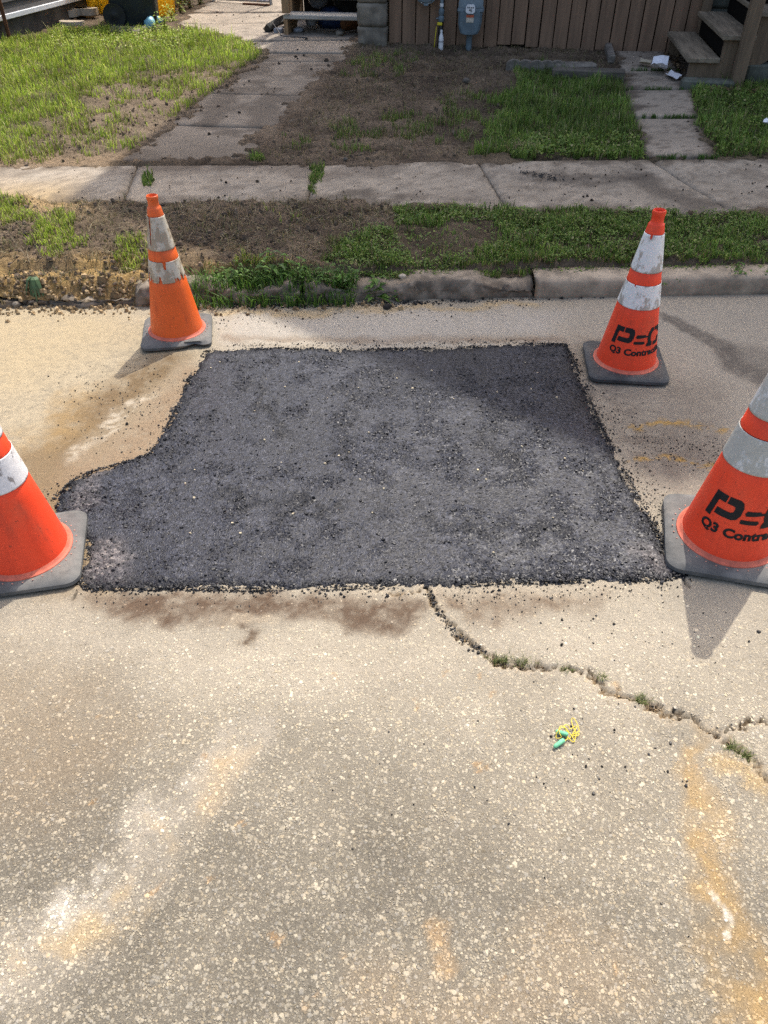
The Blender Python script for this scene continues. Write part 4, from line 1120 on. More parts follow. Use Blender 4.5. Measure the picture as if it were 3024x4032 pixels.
LOGO = [
    [(0, 0), (.24, 0), (.24, .72), (.52, .72), (.52, 1), (0, 1)],
    [(.58, 1), (.98, 1), (1.12, .92), (1.2, .74), (1.2, .44), (1.12, .26), (.98, .18), (.32, .18), (.32, .44), (.84, .44), (.92, .5), (.92, .66), (.84, .72), (.58, .72)],
    [(1.30, .56), (1.36, .66), (1.86, .66), (1.86, .60), (2.06, .60), (2.06, .52), (1.80, .50), (1.36, .46)],
    [(1.26, .16), (1.26, .30), (1.84, .30), (1.9, .22), (1.84, .14), (1.32, .14)],
    [(2.02, .0), (2.4, .0), (2.4, .22), (2.3, .26), (2.25, .4), (2.25, .66), (2.32, .76), (2.42, .80), (2.42, 1.0), (2.18, 1.0), (2.14, .88), (2.06, .80), (2.02, .62), (2.02, .4), (2.08, .26), (2.0, .12)],
    [(2.5, .80), (2.5, 1.0), (2.95, 1.0), (3.05, .9), (3.08, .62), (2.84, .62), (2.82, .76), (2.74, .80)],
    [(2.5, 0), (2.5, .2), (2.74, .2), (2.82, .26), (2.84, .4), (3.08, .4), (3.05, .12), (2.95, 0)]]
def wrap_mesh(name, bm, mat, parent, a0, z0, hgt, sx):
    """bends flat letters (x along the girth in metres, y up) onto the cone, a0 = angle of x = 0"""
    xmin = min(v.co.x for v in bm.verts); xmax = max(v.co.x for v in bm.verts)
    for k in range(1, int((xmax - xmin) / .008)):
        bmesh.ops.bisect_plane(bm, geom=bm.verts[:] + bm.edges[:] + bm.faces[:], plane_co=(xmin + k * .008, 0, 0), plane_no=(1, 0, 0))
    bmesh.ops.triangulate(bm, faces=bm.faces)
    for v in bm.verts:
        z = z0 + v.co.y; a = a0 + v.co.x / .106
        r = cone_r(z) + .0009
        v.co = (r * math.cos(a), r * math.sin(a), z)
    bmesh.ops.recalc_face_normals(bm, faces=bm.faces)
    me = bpy.data.meshes.new(name); bm.to_mesh(me); bm.free(); me.materials.append(mat)
    o = bpy.data.objects.new(name, me); COL.objects.link(o); o.parent = parent
    md = o.modifiers.new('thickness', 'SOLIDIFY'); md.thickness = .0005; md.offset = 1
    return o
def logo(parent, a0):
    bm = bmesh.new(); k = .080
    for poly in LOGO:
        bm.faces.new([bm.verts.new((x * k * .93 + y * k * .10, y * k, 0)) for x, y in poly])
    return wrap_mesh('logo', bm, M['stencil_black'], parent, a0, .156, 1, 1)
def name_text(parent, a0):
    cu = bpy.data.curves.new('name_text', 'FONT'); cu.body = 'Q3 Contracting'; cu.size = .0385; cu.offset = .0017; cu.resolution_u = 3; cu.space_character = 1.02
    tmp = bpy.data.objects.new('tmp', cu); COL.objects.link(tmp)
    me = bpy.data.meshes.new_from_object(tmp.evaluated_get(bpy.context.evaluated_depsgraph_get()))
    bpy.data.objects.remove(tmp); bm = bmesh.new(); bm.from_mesh(me); bpy.data.meshes.remove(me)
    bmesh.ops.remove_doubles(bm, verts=bm.verts, dist=1e-5)
    return wrap_mesh('name_text', bm, M['stencil_black'], parent, a0, .117, 1, 1)
def make_cone(loc, rz, label, body, c1, c2, rubber, text=None, notch1=(), notch2=(), ragged=0, broken=False, seed=1, scale=1.0, tilt=0):
    e = empty('traffic_cone', loc, rz); e.scale = (scale,) * 3; e.rotation_euler = (tilt, 0, rz)
    tag(e, label, 'traffic cone', 'traffic cones around the patch')
    b = base_mesh(M[rubber], e, seed, broken)
    # pale moulded flange and the ring of plug dots on the foot
    MB().lathe([(.1475, .0345), (.1465, .0375), (.1425, .0385), (.138, .042), (.1335, .047), (.128, .047)], 64).build('flange', M['vinyl_flange'], e, True)
    mb = MB()
    for k in range(34):
        a = 2 * math.pi * k / 34; mb.lathe([(.0023, .034), (.0023, .0363), (.0013, .0366)], 8, (.158 * math.cos(a), .158 * math.sin(a), 0))
    mb.build('plug_dots', M['plug_dot'], b)['kind'] = 'stuff'
    cone_body_mesh(M[body], e)
    collar_mesh(.468, .62, M[c1], e, notch1, seed); collar_mesh(.316, .4165, M[c2], e, notch2, seed + 9, ragged)
    if text is not None:
        logo(e, text - rz); name_text(e, text + .03 - rz)
    return e
H2 = -math.pi / 2      # angle of the side that faces the camera
make_cone((1.112, 3.15, .002), R(-6), 'red orange traffic cone with black lettering standing in the shade behind the patch', 'vinyl_red', 'sheeting_white', 'sheeting_white', 'rubber', R(-152), [(H2 - .55 + R(6), .13, .10, True)], [(H2 - .75 + R(6), .05, .08, True)], 0, False, 3)
make_cone((-1.015, 3.455, .002), R(9), 'faded orange traffic cone with peeling collars and a chewed base corner', 'vinyl_orange', 'sheeting_tan', 'sheeting_tan', 'rubber_dusty', None, [(H2 - .62 - R(9), .09, .86, True)], [(H2 + .22 - R(9), .10, .34, True)], .42, True, 14, .94)
make_cone((1.17, 1.945, .002), R(-14), 'red orange traffic cone with scuffed black lettering cut by the right picture edge', 'vinyl_flame', 'sheeting_grey', 'sheeting_grey', 'rubber_dusty', R(-163), (), (), 0, False, 25, 1.14)
make_cone((-1.20, 1.875, .002), R(12), 'red traffic cone without lettering cut by the left picture edge', 'vinyl_red', 'sheeting_clean', 'sheeting_clean', 'rubber_dusty', None, (), (), 0, False, 36, 1.05)

# ------------------------------------------------------------------ corded earplugs on the road
pe = gp(2235, 2895)
ear = empty('corded_earplugs', (pe[0], pe[1], .002)); tag(ear, 'pair of green foam earplugs on a tangled yellow cord lying on the road', 'earplugs')
def plug(a, b):
    a, b = Vector(a), Vector(b); ax = b - a; pts = []; rs = []
    for t, r in ((0, .0010), (.03, .0034), (.10, .0050), (.22, .0058), (.5, .0061), (.78, .0064), (.9, .0064), (.97, .0054), (1, .0025)):
        pts.append(a + ax * t); rs.append(r)
    return MB().tube(pts, rs, 14).build('plug', M['plug_foam'], ear, True)
def el(px, py, z=.0):      # local position measured on the photograph
    q = gp(2130 + px * 200 / 1659, 2800 + py * 200 / 1659); return (q[0] - pe[0], q[1] - pe[1], z)
plug(el(455, 720, .0085), el(865, 850, .0085)); plug(el(405, 1240, .0065), el(740, 1010, .0085))
cord = [(760, 1030, .007), (850, 950, .004), (850, 900, .006), (1000, 1020, .003), (1090, 1030, .004), (1000, 900, .008), (870, 760, .011), (760, 660, .016), (620, 630, .018), (555, 720, .017), (590, 840, .012), (650, 910, .006), (500, 920, .003), (480, 850, .006), (500, 790, .012), (640, 680, .018), (800, 690, .014), (960, 860, .008), (1090, 980, .004), (1110, 900, .006), (1180, 760, .010), (1230, 720, .006), (1210, 620, .008), (1120, 440, .012), (1030, 310, .010), (980, 340, .006), (1020, 500, .004), (1090, 680, .006), (1120, 780, .009), (1010, 820, .008), (1150, 600, .010), (1080, 570, .008), (960, 620, .004), (880, 550, .009), (790, 530, .010), (725, 580, .009), (740, 660, .013), (900, 800, .009), (1000, 830, .006), (1220, 770, .005), (1180, 850, .004), (1010, 860, .006), (900, 950, .003), (850, 880, .007), (830, 860, .009)]
def catmull(P, k=6):
    P = [Vector(p) for p in P]; out = []
    for i in range(len(P) - 1):
        p0, p1, p2, p3 = P[max(i - 1, 0)], P[i], P[i + 1], P[min(i + 2, len(P) - 1)]
        for j in range(k):
            t = j / k
            out.append(.5 * ((2 * p1) + (p2 - p0) * t + (2 * p0 - 5 * p1 + 4 * p2 - p3) * t * t + (3 * p1 - p0 - 3 * p2 + p3) * t ** 3))
    return out + [P[-1]]
MB().tube(catmull([el(*c) for c in cord]), .0011, 6).build('cord', M['plug_cord'], ear, True)

# ------------------------------------------------------------------ house front: frame turned by 8.3 degrees
HO = (.05, 9.92); HA = R(-8.3); ZB = .20
cu_, su_ = math.cos(HA), math.sin(HA)
def hw(u, v, z=ZB): return (HO[0] + u * cu_ - v * su_, HO[1] + u * su_ + v * cu_, z)
def hempty(name, u=0, v=0, z=ZB): return empty(name, hw(u, v, z), HA)
sk = hempty('porch_skirt'); tag(sk, 'porch skirt of brown upright boards between the stone piers', 'porch skirt')
nb = 22; W = 3.30; bw = W / nb
bmesh_c = {}
for i in range(nb):
    g = random.uniform(.008, .014); low = .0 + random.uniform(-.015, .02)
    if i in (8, 9, 10): low += .035
    MB().box((bw * (i + .5), random.uniform(-.004, .004), (1.05 + low) / 2 - .02), (bw - g, .022, 1.05 - low), .003).build('board', M['brown_board'], sk)
MB().box((W / 2, .05, .5), (W, .03, 1.1)).build('shade_backing', M['dark_gap'], sk)  # near-black sheet: shade behind the board gaps put into its colour
def pier(name, u0, u1, v0, v1, h, mat, label, seed, courses=5):
    e = hempty(name); tag(e, label, 'stone pier'); random.seed(seed)
    MB().box(((u0 + u1) / 2, (v0 + v1) / 2, h / 2 - .05), (u1 - u0 - .03, v1 - v0 - .03, h)).build('core', M['mortar'], e)
    ch = (h + .05) / courses
    for k in range(courses):
        d = random.uniform(-.012, .012)
        bm = bmesh.new(); bmesh.ops.create_cube(bm, size=1)
        bmesh.ops.subdivide_edges(bm, edges=bm.edges, cuts=5, use_grid_fill=True)
        for v in bm.verts:
            x_, y_, z_ = v.co
            ex_ = max(abs(x_), abs(y_)) * 2; edge = max(0, abs(z_) * 2 - .75) * .06
            f = float(fbm(x_ * 3 + k * 7 + (y_ > 0) * 3, z_ * 3 + y_ * 2 + seed, 1.6, seed, 3)) - .45
            sc_ = 1 + f * .16 - edge * 1.4
            v.co = ((u0 + u1) / 2 + x_ * (u1 - u0) * sc_, (v0 + v1) / 2 + y_ * (v1 - v0) * (1 + (f * .2 - edge)), -.05 + ch * (k + .5) + z_ * (ch - .012))
        me = bpy.data.meshes.new('block'); bm.to_mesh(me); bm.free(); me.materials.append(mat)
        o = bpy.data.objects.new('block', me); COL.objects.link(o); o.parent = e
        me.polygons.foreach_set('use_smooth', [True] * len(me.polygons))
    random.seed(seed + 1); return e
pier('stone_pier', -.33, -.012, -.10, .30, 1.05, M['pier_stone'], 'tan rough stone pier between left steps and porch skirt', 5, 5)
pier('stone_pier', 3.32, 3.74, .02, .40, 1.05, M['pier_stone_green'], 'mossy grey stone pier behind the right porch stairs', 8, 5)

# house above the porch (its gable throws the shade over yard, verge and road)
hs = hempty('house'); tag(hs, 'tall gabled house standing above the brown porch skirt', 'house')
APU, APH, EVH, EVU = 4.30, 11.42, 8.02, .20
we, wr = EVU + .3, 2 * APU - EVU - .25
MB().prism([(we, 1.12), (wr, 1.12), (wr, EVH - .1), (APU, APH - .35), (we, EVH - .1)], .0, 9.0, 'y').build('wall', M['house_siding'], hs)
MB().prism([(EVU, EVH - ZB), (APU, APH - ZB), (2 * APU - EVU, EVH - ZB), (2 * APU - EVU, EVH - ZB - .16), (APU, APH - ZB - .18), (EVU, EVH - ZB - .16)], -.35, 9.3, 'y').build('roof', M['roof_shingle'], hs)
MB().box((3.3, .9, 1.07), (7.2, 2.0, .09), .01).build('porch_floor', M['weathered_wood'], hs)
for uu, zz in ((1.6, 2.5), (3.6, 2.5), (6.0, 2.5), (2.0, 5.5), (4.4, 5.5), (6.4, 5.5)):
    w = MB().box((uu, -.02, zz), (1.1, .06, 1.5), .01).build('window', M['trim_white'], hs); MB().box((uu, -.045, zz), (.92, .03, 1.32)).build('pane', M['window_glass'], w)

# right stairs: climb to the right along the porch
rs = hempty('porch_stairs'); tag(rs, 'weathered wooden stairs with post climbing right to the porch', 'stairs')
T0 = .20; rise, run = .182, .262
for k in range(5):
    z = T0 + rise * k
    MB().box((2.97 + .135 + run * k, -.82, z - .02), (.285, 1.40, .042), .006).build('tread', M['weathered_wood'], rs)
def stringer(v, name='stringer'):
    P = [(2.995, -.06)]
    for k in range(5): P += [(2.995 + run * k, T0 - .042 + rise * k), (2.995 + run * (k + 1), T0 - .042 + rise * k)]
    P += [(2.995 + run * 5, .62), (3.30, -.06)]
    return MB().prism(P, v, v + .042, 'y').build(name, M['post_wood'], rs)
stringer(-1.475); stringer(-.21)
for k in range(1, 5):
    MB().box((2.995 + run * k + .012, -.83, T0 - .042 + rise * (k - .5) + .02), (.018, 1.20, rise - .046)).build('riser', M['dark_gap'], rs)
MB().box((3.425, -1.56, .65), (.105, .105, 1.55), .006).build('post', M['post_wood'], rs)
MB().box((3.30, -.10, .75), (.09, .09, 1.0), .006).build('post', M['post_wood'], rs)
mb = MB(); mb.prism([(3.42, .98), (4.6, 1.78), (4.6, 1.90), (3.42, 1.10)], -1.50, -1.46, 'y'); mb.build('handrail', M['post_wood'], rs)
mb = MB(); mb.prism([(3.46, .62), (4.4, 1.18), (4.4, 1.30), (3.46, .74)], -.12, -.08, 'y'); mb.build('handrail', M['post_wood'], rs)
o = MB().prism([(3.44, .742), (4.4, 1.302), (4.4, 1.33), (3.44, .77)], -.16, -.06, 'y').build('rail_cap', M['grey_wood'], rs)
tag(MB().box((3.16, -1.62, .0), (.46, .13, .11), .02, 0, .004).build('concrete_block', M['pier_stone_green']), 'low concrete block under the front of the porch stairs', 'concrete block')
bpy.data.objects['concrete_block'].location = hw(0, 0); bpy.data.objects['concrete_block'].rotation_euler = (0, 0, HA)
o = MB().box((3.86, -1.42, .05), (.70, .14, .22), .02, 0, .004).build('concrete_block', M['pier_stone_green']); o.location = hw(0, 0); o.rotation_euler = (0, 0, HA)
tag(o, 'concrete footing beside the stair post at the right edge', 'concrete block')
o = MB().box((4.0, -.6, .3), (1.0, .9, .6)).build('dark_box', M['dark_gap']); o.location = hw(0, 0); o.rotation_euler = (0, 0, HA); tag(o, 'near-black box filling the space under the porch stairs', 'box')  # plain near-black box that fills the space under the treads

# left steps beside the pier
ls = hempty('side_steps'); tag(ls, 'open wooden side steps left of the tan stone pier', 'stairs')
for k in range(4):
    MB().box((-.80, .44 + .27 * k, .187 + .165 * k), (.93, .27, .045), .008).build('tread', M['grey_wood'], ls)
for uu in (-1.262, -.335):
    P = [(.30, -.04), (.30, .163)]
    for k in range(4): P += [(.30 + .27 * (k + 1), .163 + .165 * k), (.30 + .27 * (k + 1), .163 + .165 * (k + 1))]
    P += [(1.50, .62), (.66, -.04)]
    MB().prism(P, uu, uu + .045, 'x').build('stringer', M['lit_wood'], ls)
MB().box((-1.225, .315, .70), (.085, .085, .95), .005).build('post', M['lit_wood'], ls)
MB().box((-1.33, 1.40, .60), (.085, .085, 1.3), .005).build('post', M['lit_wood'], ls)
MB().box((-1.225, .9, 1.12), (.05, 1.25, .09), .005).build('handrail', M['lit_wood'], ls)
# things kept under the steps
def lump(name, u, v, z, r, mat, label, cat, sq=(1, 1, 1), seed=0):
    bm = bmesh.new(); bmesh.ops.create_icosphere(bm, subdivisions=3, radius=r)
    for w in bm.verts:
        f = float(fbm(w.co.x / r * 1.5 + seed, w.co.y / r * 1.5 + w.co.z / r * 1.2, 1.0, seed, 3)) - .5
        w.co *= 1 + f * .55; w.co.x *= sq[0]; w.co.y *= sq[1]; w.co.z *= sq[2]
    me = bpy.data.meshes.new(name); bm.to_mesh(me); bm.free(); me.materials.append(mat); me.polygons.foreach_set('use_smooth', [True] * len(me.polygons))
    o = bpy.data.objects.new(name, me); o.location = hw(u, v, ZB + z); o.rotation_euler = (0, 0, HA + seed); COL.objects.link(o); tag(o, label, cat); return o
lump('plastic_bag', -.98, .95, .42, .17, M['bag_grey'], 'pale grey plastic bag stored behind the side steps', 'bag', (1, .8, 1.2), 1)
lump('plastic_bag', -1.02, .68, .12, .09, M['bag_grey'], 'small crumpled grey bag under the side steps', 'bag', (1, .8, .9), 2)
lump('blue_bundle', -.80, .85, .10, .16, M['junk_blue'], 'dark blue bundle in the gloom under the side steps', 'bundle', (1.2, .8, .7), 3)
lump('rag', -.58, .72, .07, .09, M['junk_rust'], 'rust coloured rag under the side steps', 'rag', (1.3, .8, .7), 4)
lump('stone', -.62, .38, .03, .055, M['pier_stone'], 'rounded field stone before the side steps', 'stone', (1.3, .9, .6), 5)
lump('dark_sack', -.60, 1.05, .30, .22, M['junk_dark'], 'dark sack filling the space behind the side steps', 'sack', (1.1, .8, 1.1), 6)
lump('crumpled_paper', -1.13, .45, .04, .05, M['bag_grey'], 'crumpled grey paper by the left stringer of the side steps', 'paper', (1.2, .8, .6), 7)
o = MB().box((-.40, 1.15, .5), (.06, .03, .10), .004).build('white_box', M['white_plastic']); o.location = hw(0, 0); o.rotation_euler = (0, 0, HA); tag(o, 'small white box seen through the side steps near the pier', 'box')
o = MB().box((-.8, 1.75, .55), (1.1, .05, 1.2)).build('stair_shade_backing', M['dark_gap'], ls)  # near-black sheet added behind the open steps, their shade put into its colour
# black drain pipe and cord
p0 = hw(-1.50, .42, ZB + .045); p1 = hw(-1.30, .86, ZB + .05)
bp = empty('drain_pipe', p0); tag(bp, 'black square drain pipe lying on the walkway by the side steps', 'pipe')
mb = MB(); mb.tube([(0, 0, 0), (.02, .06, .006), (.12, .30, .04), (.21, .47, .05)], [.052, .05, .046, .05], 4); mb.build('pipe', M['black_plastic'], bp)
o = MB().tube([hw(-1.30, .70, ZB), hw(-1.30, .70, ZB + 1.4)], .045, 12).build('downspout', M['black_plastic']); tag(o, 'black upright downspout beside the side steps', 'downspout')
o = MB().tube(catmull([hw(-1.45, .50, ZB + .10), hw(-1.36, .36, ZB + .05), hw(-1.25, .20, ZB + .012), hw(-1.05, .16, ZB + .012), hw(-.95, .12, ZB + .012), hw(-.96, .04, ZB + .012)]), .006, 6).build('electric_cord', M['black_plastic']); tag(o, 'thin black electric cord curling on the walkway before the side steps', 'cord')
o = MB().box((-1.36, .42, .03), (.11, .07, .06), .01).build('small_box', M['bag_grey']); o.location = hw(0, 0); o.rotation_euler = (0, 0, HA); tag(o, 'small grey blue box beside the black drain pipe', 'box')

# ------------------------------------------------------------------ gas meters on the porch skirt
gm = hempty('gas_meter', .90, -.12); gm.scale = (1, 1, .80); tag(gm, 'slate blue gas meter with white dial on an upright pipe', 'gas meter')
def shield(mbx, prof, d0, d1):
    pts = [(-w, z) for w, z in prof] + [(w, z) for w, z in prof[::-1]]
    mbx.prism(pts, d0, d1, 'y')
mb = MB()
P = [(.055, .165), (.090, .18), (.112, .235), (.122, .30), (.124, .43)]
shield(mb, P, -.075, .055); shield(mb, [(.042, .172), (.075, .195), (.095, .245), (.104, .30), (.105, .43)], -.10, -.075)
mb.build('case', M['meter_paint'], gm, True)
MB().box((0, -.01, .445), (.275, .16, .05), .012).build('flange', M['meter_light'], gm)
mb = MB(); shield(mb, [(.125, .47), (.128, .52), (.115, .60), (.09, .64)], -.085, .055); mb.build('head', M['meter_light'], gm, True)
for sx in (-1, 1): MB().lathe([(.045, .60), (.05, .66), (.042, .72), (.03, .74), (.03, .95)], 16, (sx * .08, 0, 0)).build('union', M['meter_paint'], gm, True)
dl = MB().prism([(-.032, .415), (.032, .415), (.048, .435), (.048, .49), (.032, .515), (-.032, .515), (-.048, .49), (-.048, .435)], -.122, -.098, 'y').build('dial', M['white_plastic'], gm)
mb = MB()
for k in range(4): mb.box((-.027 + .018 * k, -.124, .482), (.009, .003, .016))
mb.box((0, -.124, .455), (.03, .003, .012)); mb.box((.01, -.124, .438), (.02, .003, .006)); mb.build('dial_digits', M['stencil_black'], dl)['kind'] = 'stuff'
lb = MB().box((0, -.1035, .355), (.078, .004, .085)).build('label', M['sticker_cream'], gm); MB().box((0, -.107, .384), (.078, .003, .028)).build('red_band', M['sticker_red'], lb)
MB().lathe([(.032, -.06), (.032, .17), (.038, .172), (.038, .19)], 16).build('pipe', M['meter_paint'], gm, True)
for sx in (-1, 1): MB().lathe([(.012, .412), (.012, .475), (.007, .48)], 8, (sx * .122, -.04, 0)).build('bolt', M['meter_light'], gm)

rg_ = hempty('gas_regulator', .42, -.10); rg_.scale = (1, 1, .80); tag(rg_, 'round blue grey gas regulator disc left of the gas meter', 'gas regulator')
mb = MB(); n_ = 28
for (r, d) in ((.105, 0),): 
    vs = []; fs = []; prof = [(.0, -.10), (.03, -.10), (.035, -.075), (.085, -.06), (.095, -.035), (.112, -.03), (.112, .0), (.09, .02), (.05, .05), (0.0, .05)]
    for r_, y_ in prof:
        for k in range(n_): a = 2 * math.pi * k / n_; vs.append((r_ * math.cos(a), y_, .60 + r_ * math.sin(a)))
    for i in range(len(prof) - 1):
        for k in range(n_): fs.append((i * n_ + k, i * n_ + (k + 1) % n_, (i + 1) * n_ + (k + 1) % n_, (i + 1) * n_ + k))
    mb.add(vs, fs)
mb.build('disc', M['meter_light'], rg_, True)
mb = MB()
for k in range(8): a = k * math.pi / 4 + .3; mb.lathe([(.006, -.006), (.006, .006)], 6, (.101 * math.cos(a), -.034, .60 + .101 * math.sin(a)))
mb.build('bolts', M['white_plastic'], rg_)['kind'] = 'stuff'
MB().box((0, -.02, .487), (.05, .05, .03), .006).build('vent', M['meter_light'], rg_)
ri = hempty('gas_riser', .585, -.09); ri.scale = (1, 1, .80); tag(ri, 'thin gas riser pipe with valve and yellow tag between regulator and meter', 'gas pipe')
MB().lathe([(.018, .33), (.018, .95)], 12).build('pipe', M['meter_light'], ri, True)
MB().lathe([(.026, .37), (.03, .39), (.03, .43), (.022, .44)], 10).build('union', M['meter_paint'], ri, True)
mb = MB().lathe([(.024, .285), (.032, .30), (.032, .345), (.024, .36)], 10); mb.tube([(-.055, 0, .325), (.02, 0, .325)], .011, 8); mb.build('valve', M['meter_paint'], ri, True)
MB().lathe([(.021, .462), (.021, .50)], 10).build('coupling', M['white_plastic'], ri, True)
MB().box((-.012, -.01, .268), (.055, .05, .035), .006).build('tag', M['yellow_tape'], ri)
MB().lathe([(.032, -.05), (.030, .20), (.022, .255)], 12).build('sleeve', M['black_plastic'], ri, True)
MB().tube([(-.045, -.03, .24), (-.062, -.04, -.02)], .005, 6).build('tracer_wire', M['yellow_tape'], ri)
bo = hempty('plastic_bottle', .60, -.17, ZB); tag(bo, 'small white plastic bottle standing at the foot of the gas riser', 'bottle')
MB().lathe([(.024, -.02), (.026, .0), (.026, .085), (.022, .11), (.012, .135), (.011, .15)], 14).build('bottle', M['white_plastic'], bo, True)
MB().lathe([(.0265, .055), (.0265, .066)], 14).build('label_band', M['bag_grey'], bo, True); MB().lathe([(.013, .15), (.013, .168)], 12).build('cap', M['white_plastic'], bo, True)

# ------------------------------------------------------------------ garden edging, litter
te = hempty('edging_timber', *(0, 0)); 
bpy.data.objects.remove(te)
a = gp(2172, 300, .19); b = gp(2456, 312, .19)
o = MB().box((0, 0, .03), (math.dist(a, b), .13, .10), .012, 0, .004).build('edging_timber', M['timber']); o.location = ((a[0] + b[0]) / 2, (a[1] + b[1]) / 2, .185); o.rotation_euler = (0, 0, math.atan2(b[1] - a[1], b[0] - a[0]))
tag(o, 'long grey landscape timber lying at the back of the right lawn', 'timber')
a = gp(2185, 283, .2); b = gp(2350, 278, .2)
o = MB().box((0, 0, .02), (math.dist(a, b), .14, .07), .02, 0, .010).build('flat_stone', M['edging_stone']); o.location = ((a[0] + b[0]) / 2, (a[1] + b[1]) / 2 + .1, .20); o.rotation_euler = (0, 0, math.atan2(b[1] - a[1], b[0] - a[0])); tag(o, 'flat grey stone behind the landscape timber', 'stone')
a = gp(2388, 182, .2); b = gp(2408, 245, .2)
o = MB().box((0, 0, .02), (.07, math.dist(a, b), .08), .012, 0, .004).build('edging_board', M['edging_stone']); o.location = ((a[0] + b[0]) / 2, (a[1] + b[1]) / 2, .205); o.rotation_euler = (0, 0, math.atan2(b[1] - a[1], b[0] - a[0]) + math.pi / 2); tag(o, 'short grey edging board running along the garden path to the porch', 'edging')
order = ['leftmost', 'second from left', 'third from left', 'fourth from left', 'rightmost']
scal = None
for k, (px, py) in enumerate(((2022, 262), (2068, 264), (2112, 266), (2152, 266), (2192, 266))):
    p = gp(px, py + 6, .2)
    mb = MB(); prof = [(-.075, -.05)] + [(.075 * math.cos(math.pi - math.pi * i / 8), .03 + .045 * math.sin(math.pi * i / 8)) for i in range(9)] + [(.075, -.05)]
    mb.prism(prof, -.03, .03, 'y'); o = mb.build('scalloped_edging', M['edging_stone']); o.location = (p[0], p[1], .20); o.rotation_euler = (0, 0, HA + random.uniform(-.08, .08))
    tag(o, '%s grey scalloped edging stone behind the shaded lawn' % order[k], 'edging', 'scalloped edging stones')
def sheet(name, pts, z, mat, label, cat, seed, curl=.03, n=7):
    """crumpled sheet: 4 corners in world xy"""
    q = np.array(pts); u = np.linspace(0, 1, n); U, Vv, Fq = grid_np(u, u)
    px = (q[0][0] * (1 - U) + q[1][0] * U) * (1 - Vv) + (q[3][0] * (1 - U) + q[2][0] * U) * Vv
    py = (q[0][1] * (1 - U) + q[1][1] * U) * (1 - Vv) + (q[3][1] * (1 - U) + q[2][1] * U) * Vv
    zz = z + fbm(U * 3 + seed, Vv * 3, 1, seed, 3) * curl + curl * 1.6 * np.abs(Vv - .45) 
    o = mesh_np(name, np.stack([px, py, zz], 1), Fq, mat); md = o.modifiers.new('thickness', 'SOLIDIFY'); md.thickness = .0012
    tag(o, label, cat); return o
sheet('paper_sheet', [gp(2556, 290, .2), gp(2622, 296, .2), gp(2626, 262, .2), gp(2566, 262, .2)], .19, M['paper'], 'folded white paper standing on the garden path', 'paper', 3, .07)
sheet('paper_sheet', [gp(2618, 296, .2), gp(2652, 318, .2), gp(2684, 306, .2), gp(2640, 286, .2)], .195, M['paper'], 'crumpled white paper nearest the right porch stairs', 'paper', 5, .02)
sheet('wrapper', [gp(2514, 258, .2), gp(2560, 264, .2), gp(2562, 256, .2), gp(2520, 246, .2)], .195, M['paper_tan'], 'tan wrapper left of the folded white paper', 'wrapper', 7, .03)
sheet('paper_scrap', [gp(2998, 500, .2), gp(3030, 506, .2), gp(3030, 492, .2), gp(3002, 490, .2)], .20, M['paper'], 'white paper scrap in the lawn at the right edge', 'paper', 9, .03)
# dry tuft lying at the sidewalk edge, fallen leaves by the stairs
p = gp(2062, 585, .17); n = 420
x = p[0] + rng.normal(0, .075, n); y = p[1] + rng.normal(0, .03, n)
o = blades('dry_tuft', x, y, np.full(n, .165), rng.uniform(.02, .06, n), np.full(n, .004), np.array([(.42, .34, .21)]) * rng.uniform(.6, 1.2, (n, 1)), 1.3); tag(o, 'pale dry tuft of cut grass at the sidewalk edge', 'dry grass', None, 'stuff')
x, y = scatter_in(gps([(2700, 330), (3060, 345), (3060, 390), (2780, 350), (2640, 260), (2600, 200), (2680, 190)], .2), 500)
n = len(x)
o = leaves('fallen_leaves', x, y, np.full(n, .215), rng.uniform(.02, .045, n), np.array([(.22, .15, .08)]) * rng.uniform(.4, 1.4, (n, 1))); tag(o, 'dry fallen leaves round the foot of the porch stairs', 'leaves', None, 'stuff')

# ------------------------------------------------------------------ weeds along the kerb
def plant(name, loc, n, h, leaf, label, cat='weed', kind='weed', spread=.35, group=None, tone=1.0, droop=.3):
    """stems with pointed leaves"""
    e = empty(name, loc); tag(e, label, cat, group)
    st = MB(); V = []; Fl = []; Cc = []
    for k in range(n):
        a = random.uniform(0, 6.283); out = random.uniform(.2, 1) * spread * h; hh = h * random.uniform(.55, 1.05)
        top = Vector((math.cos(a) * out, math.sin(a) * out, hh))
        pts = [Vector((random.uniform(-.01, .01), random.uniform(-.01, .01), -.01)), Vector((top.x * .35, top.y * .35, hh * .55)), top]
        st.tube(pts, [.0022, .0018, .001], 4)
        m = random.randint(4, 7)
        for j in range(m):
            t = (j + 1) / m; p = pts[0].lerp(pts[1], min(t * 2, 1)) if t < .5 else pts[1].lerp(pts[2], t * 2 - 1)
            b = random.uniform(0, 6.283); L = leaf * random.uniform(.6, 1.2) * (1.1 - .4 * t); wd_ = L * random.uniform(.28, .45)
            d = Vector((math.cos(b), math.sin(b), random.uniform(.0, .7))).normalized(); sd_ = d.cross(Vector((0, 0, 1))).normalized()
            o0 = len(V); mid_ = p + d * L * .5 + Vector((0, 0, L * .05)); tip = p + d * L - Vector((0, 0, L * droop))
            V += [p, mid_ - sd_ * wd_ * .5, mid_ + Vector((0, 0, -wd_ * .12)), mid_ + sd_ * wd_ * .5, tip]
            Fl += [(o0, o0 + 1, o0 + 2), (o0, o0 + 2, o0 + 3), (o0 + 1, o0 + 4, o0 + 2), (o0 + 2, o0 + 4, o0 + 3)]
            c = gcol(1, kind)[0] * tone; Cc += [c] * 5
    st.build('stem', M['bark_stem'], e)
    mesh_np('foliage', np.array([tuple(v) for v in V]), np.array(Fl), M['grass_blade'], e, np.clip(np.array(Cc), 0, .8))
    return e
G = 'weeds along the kerb'
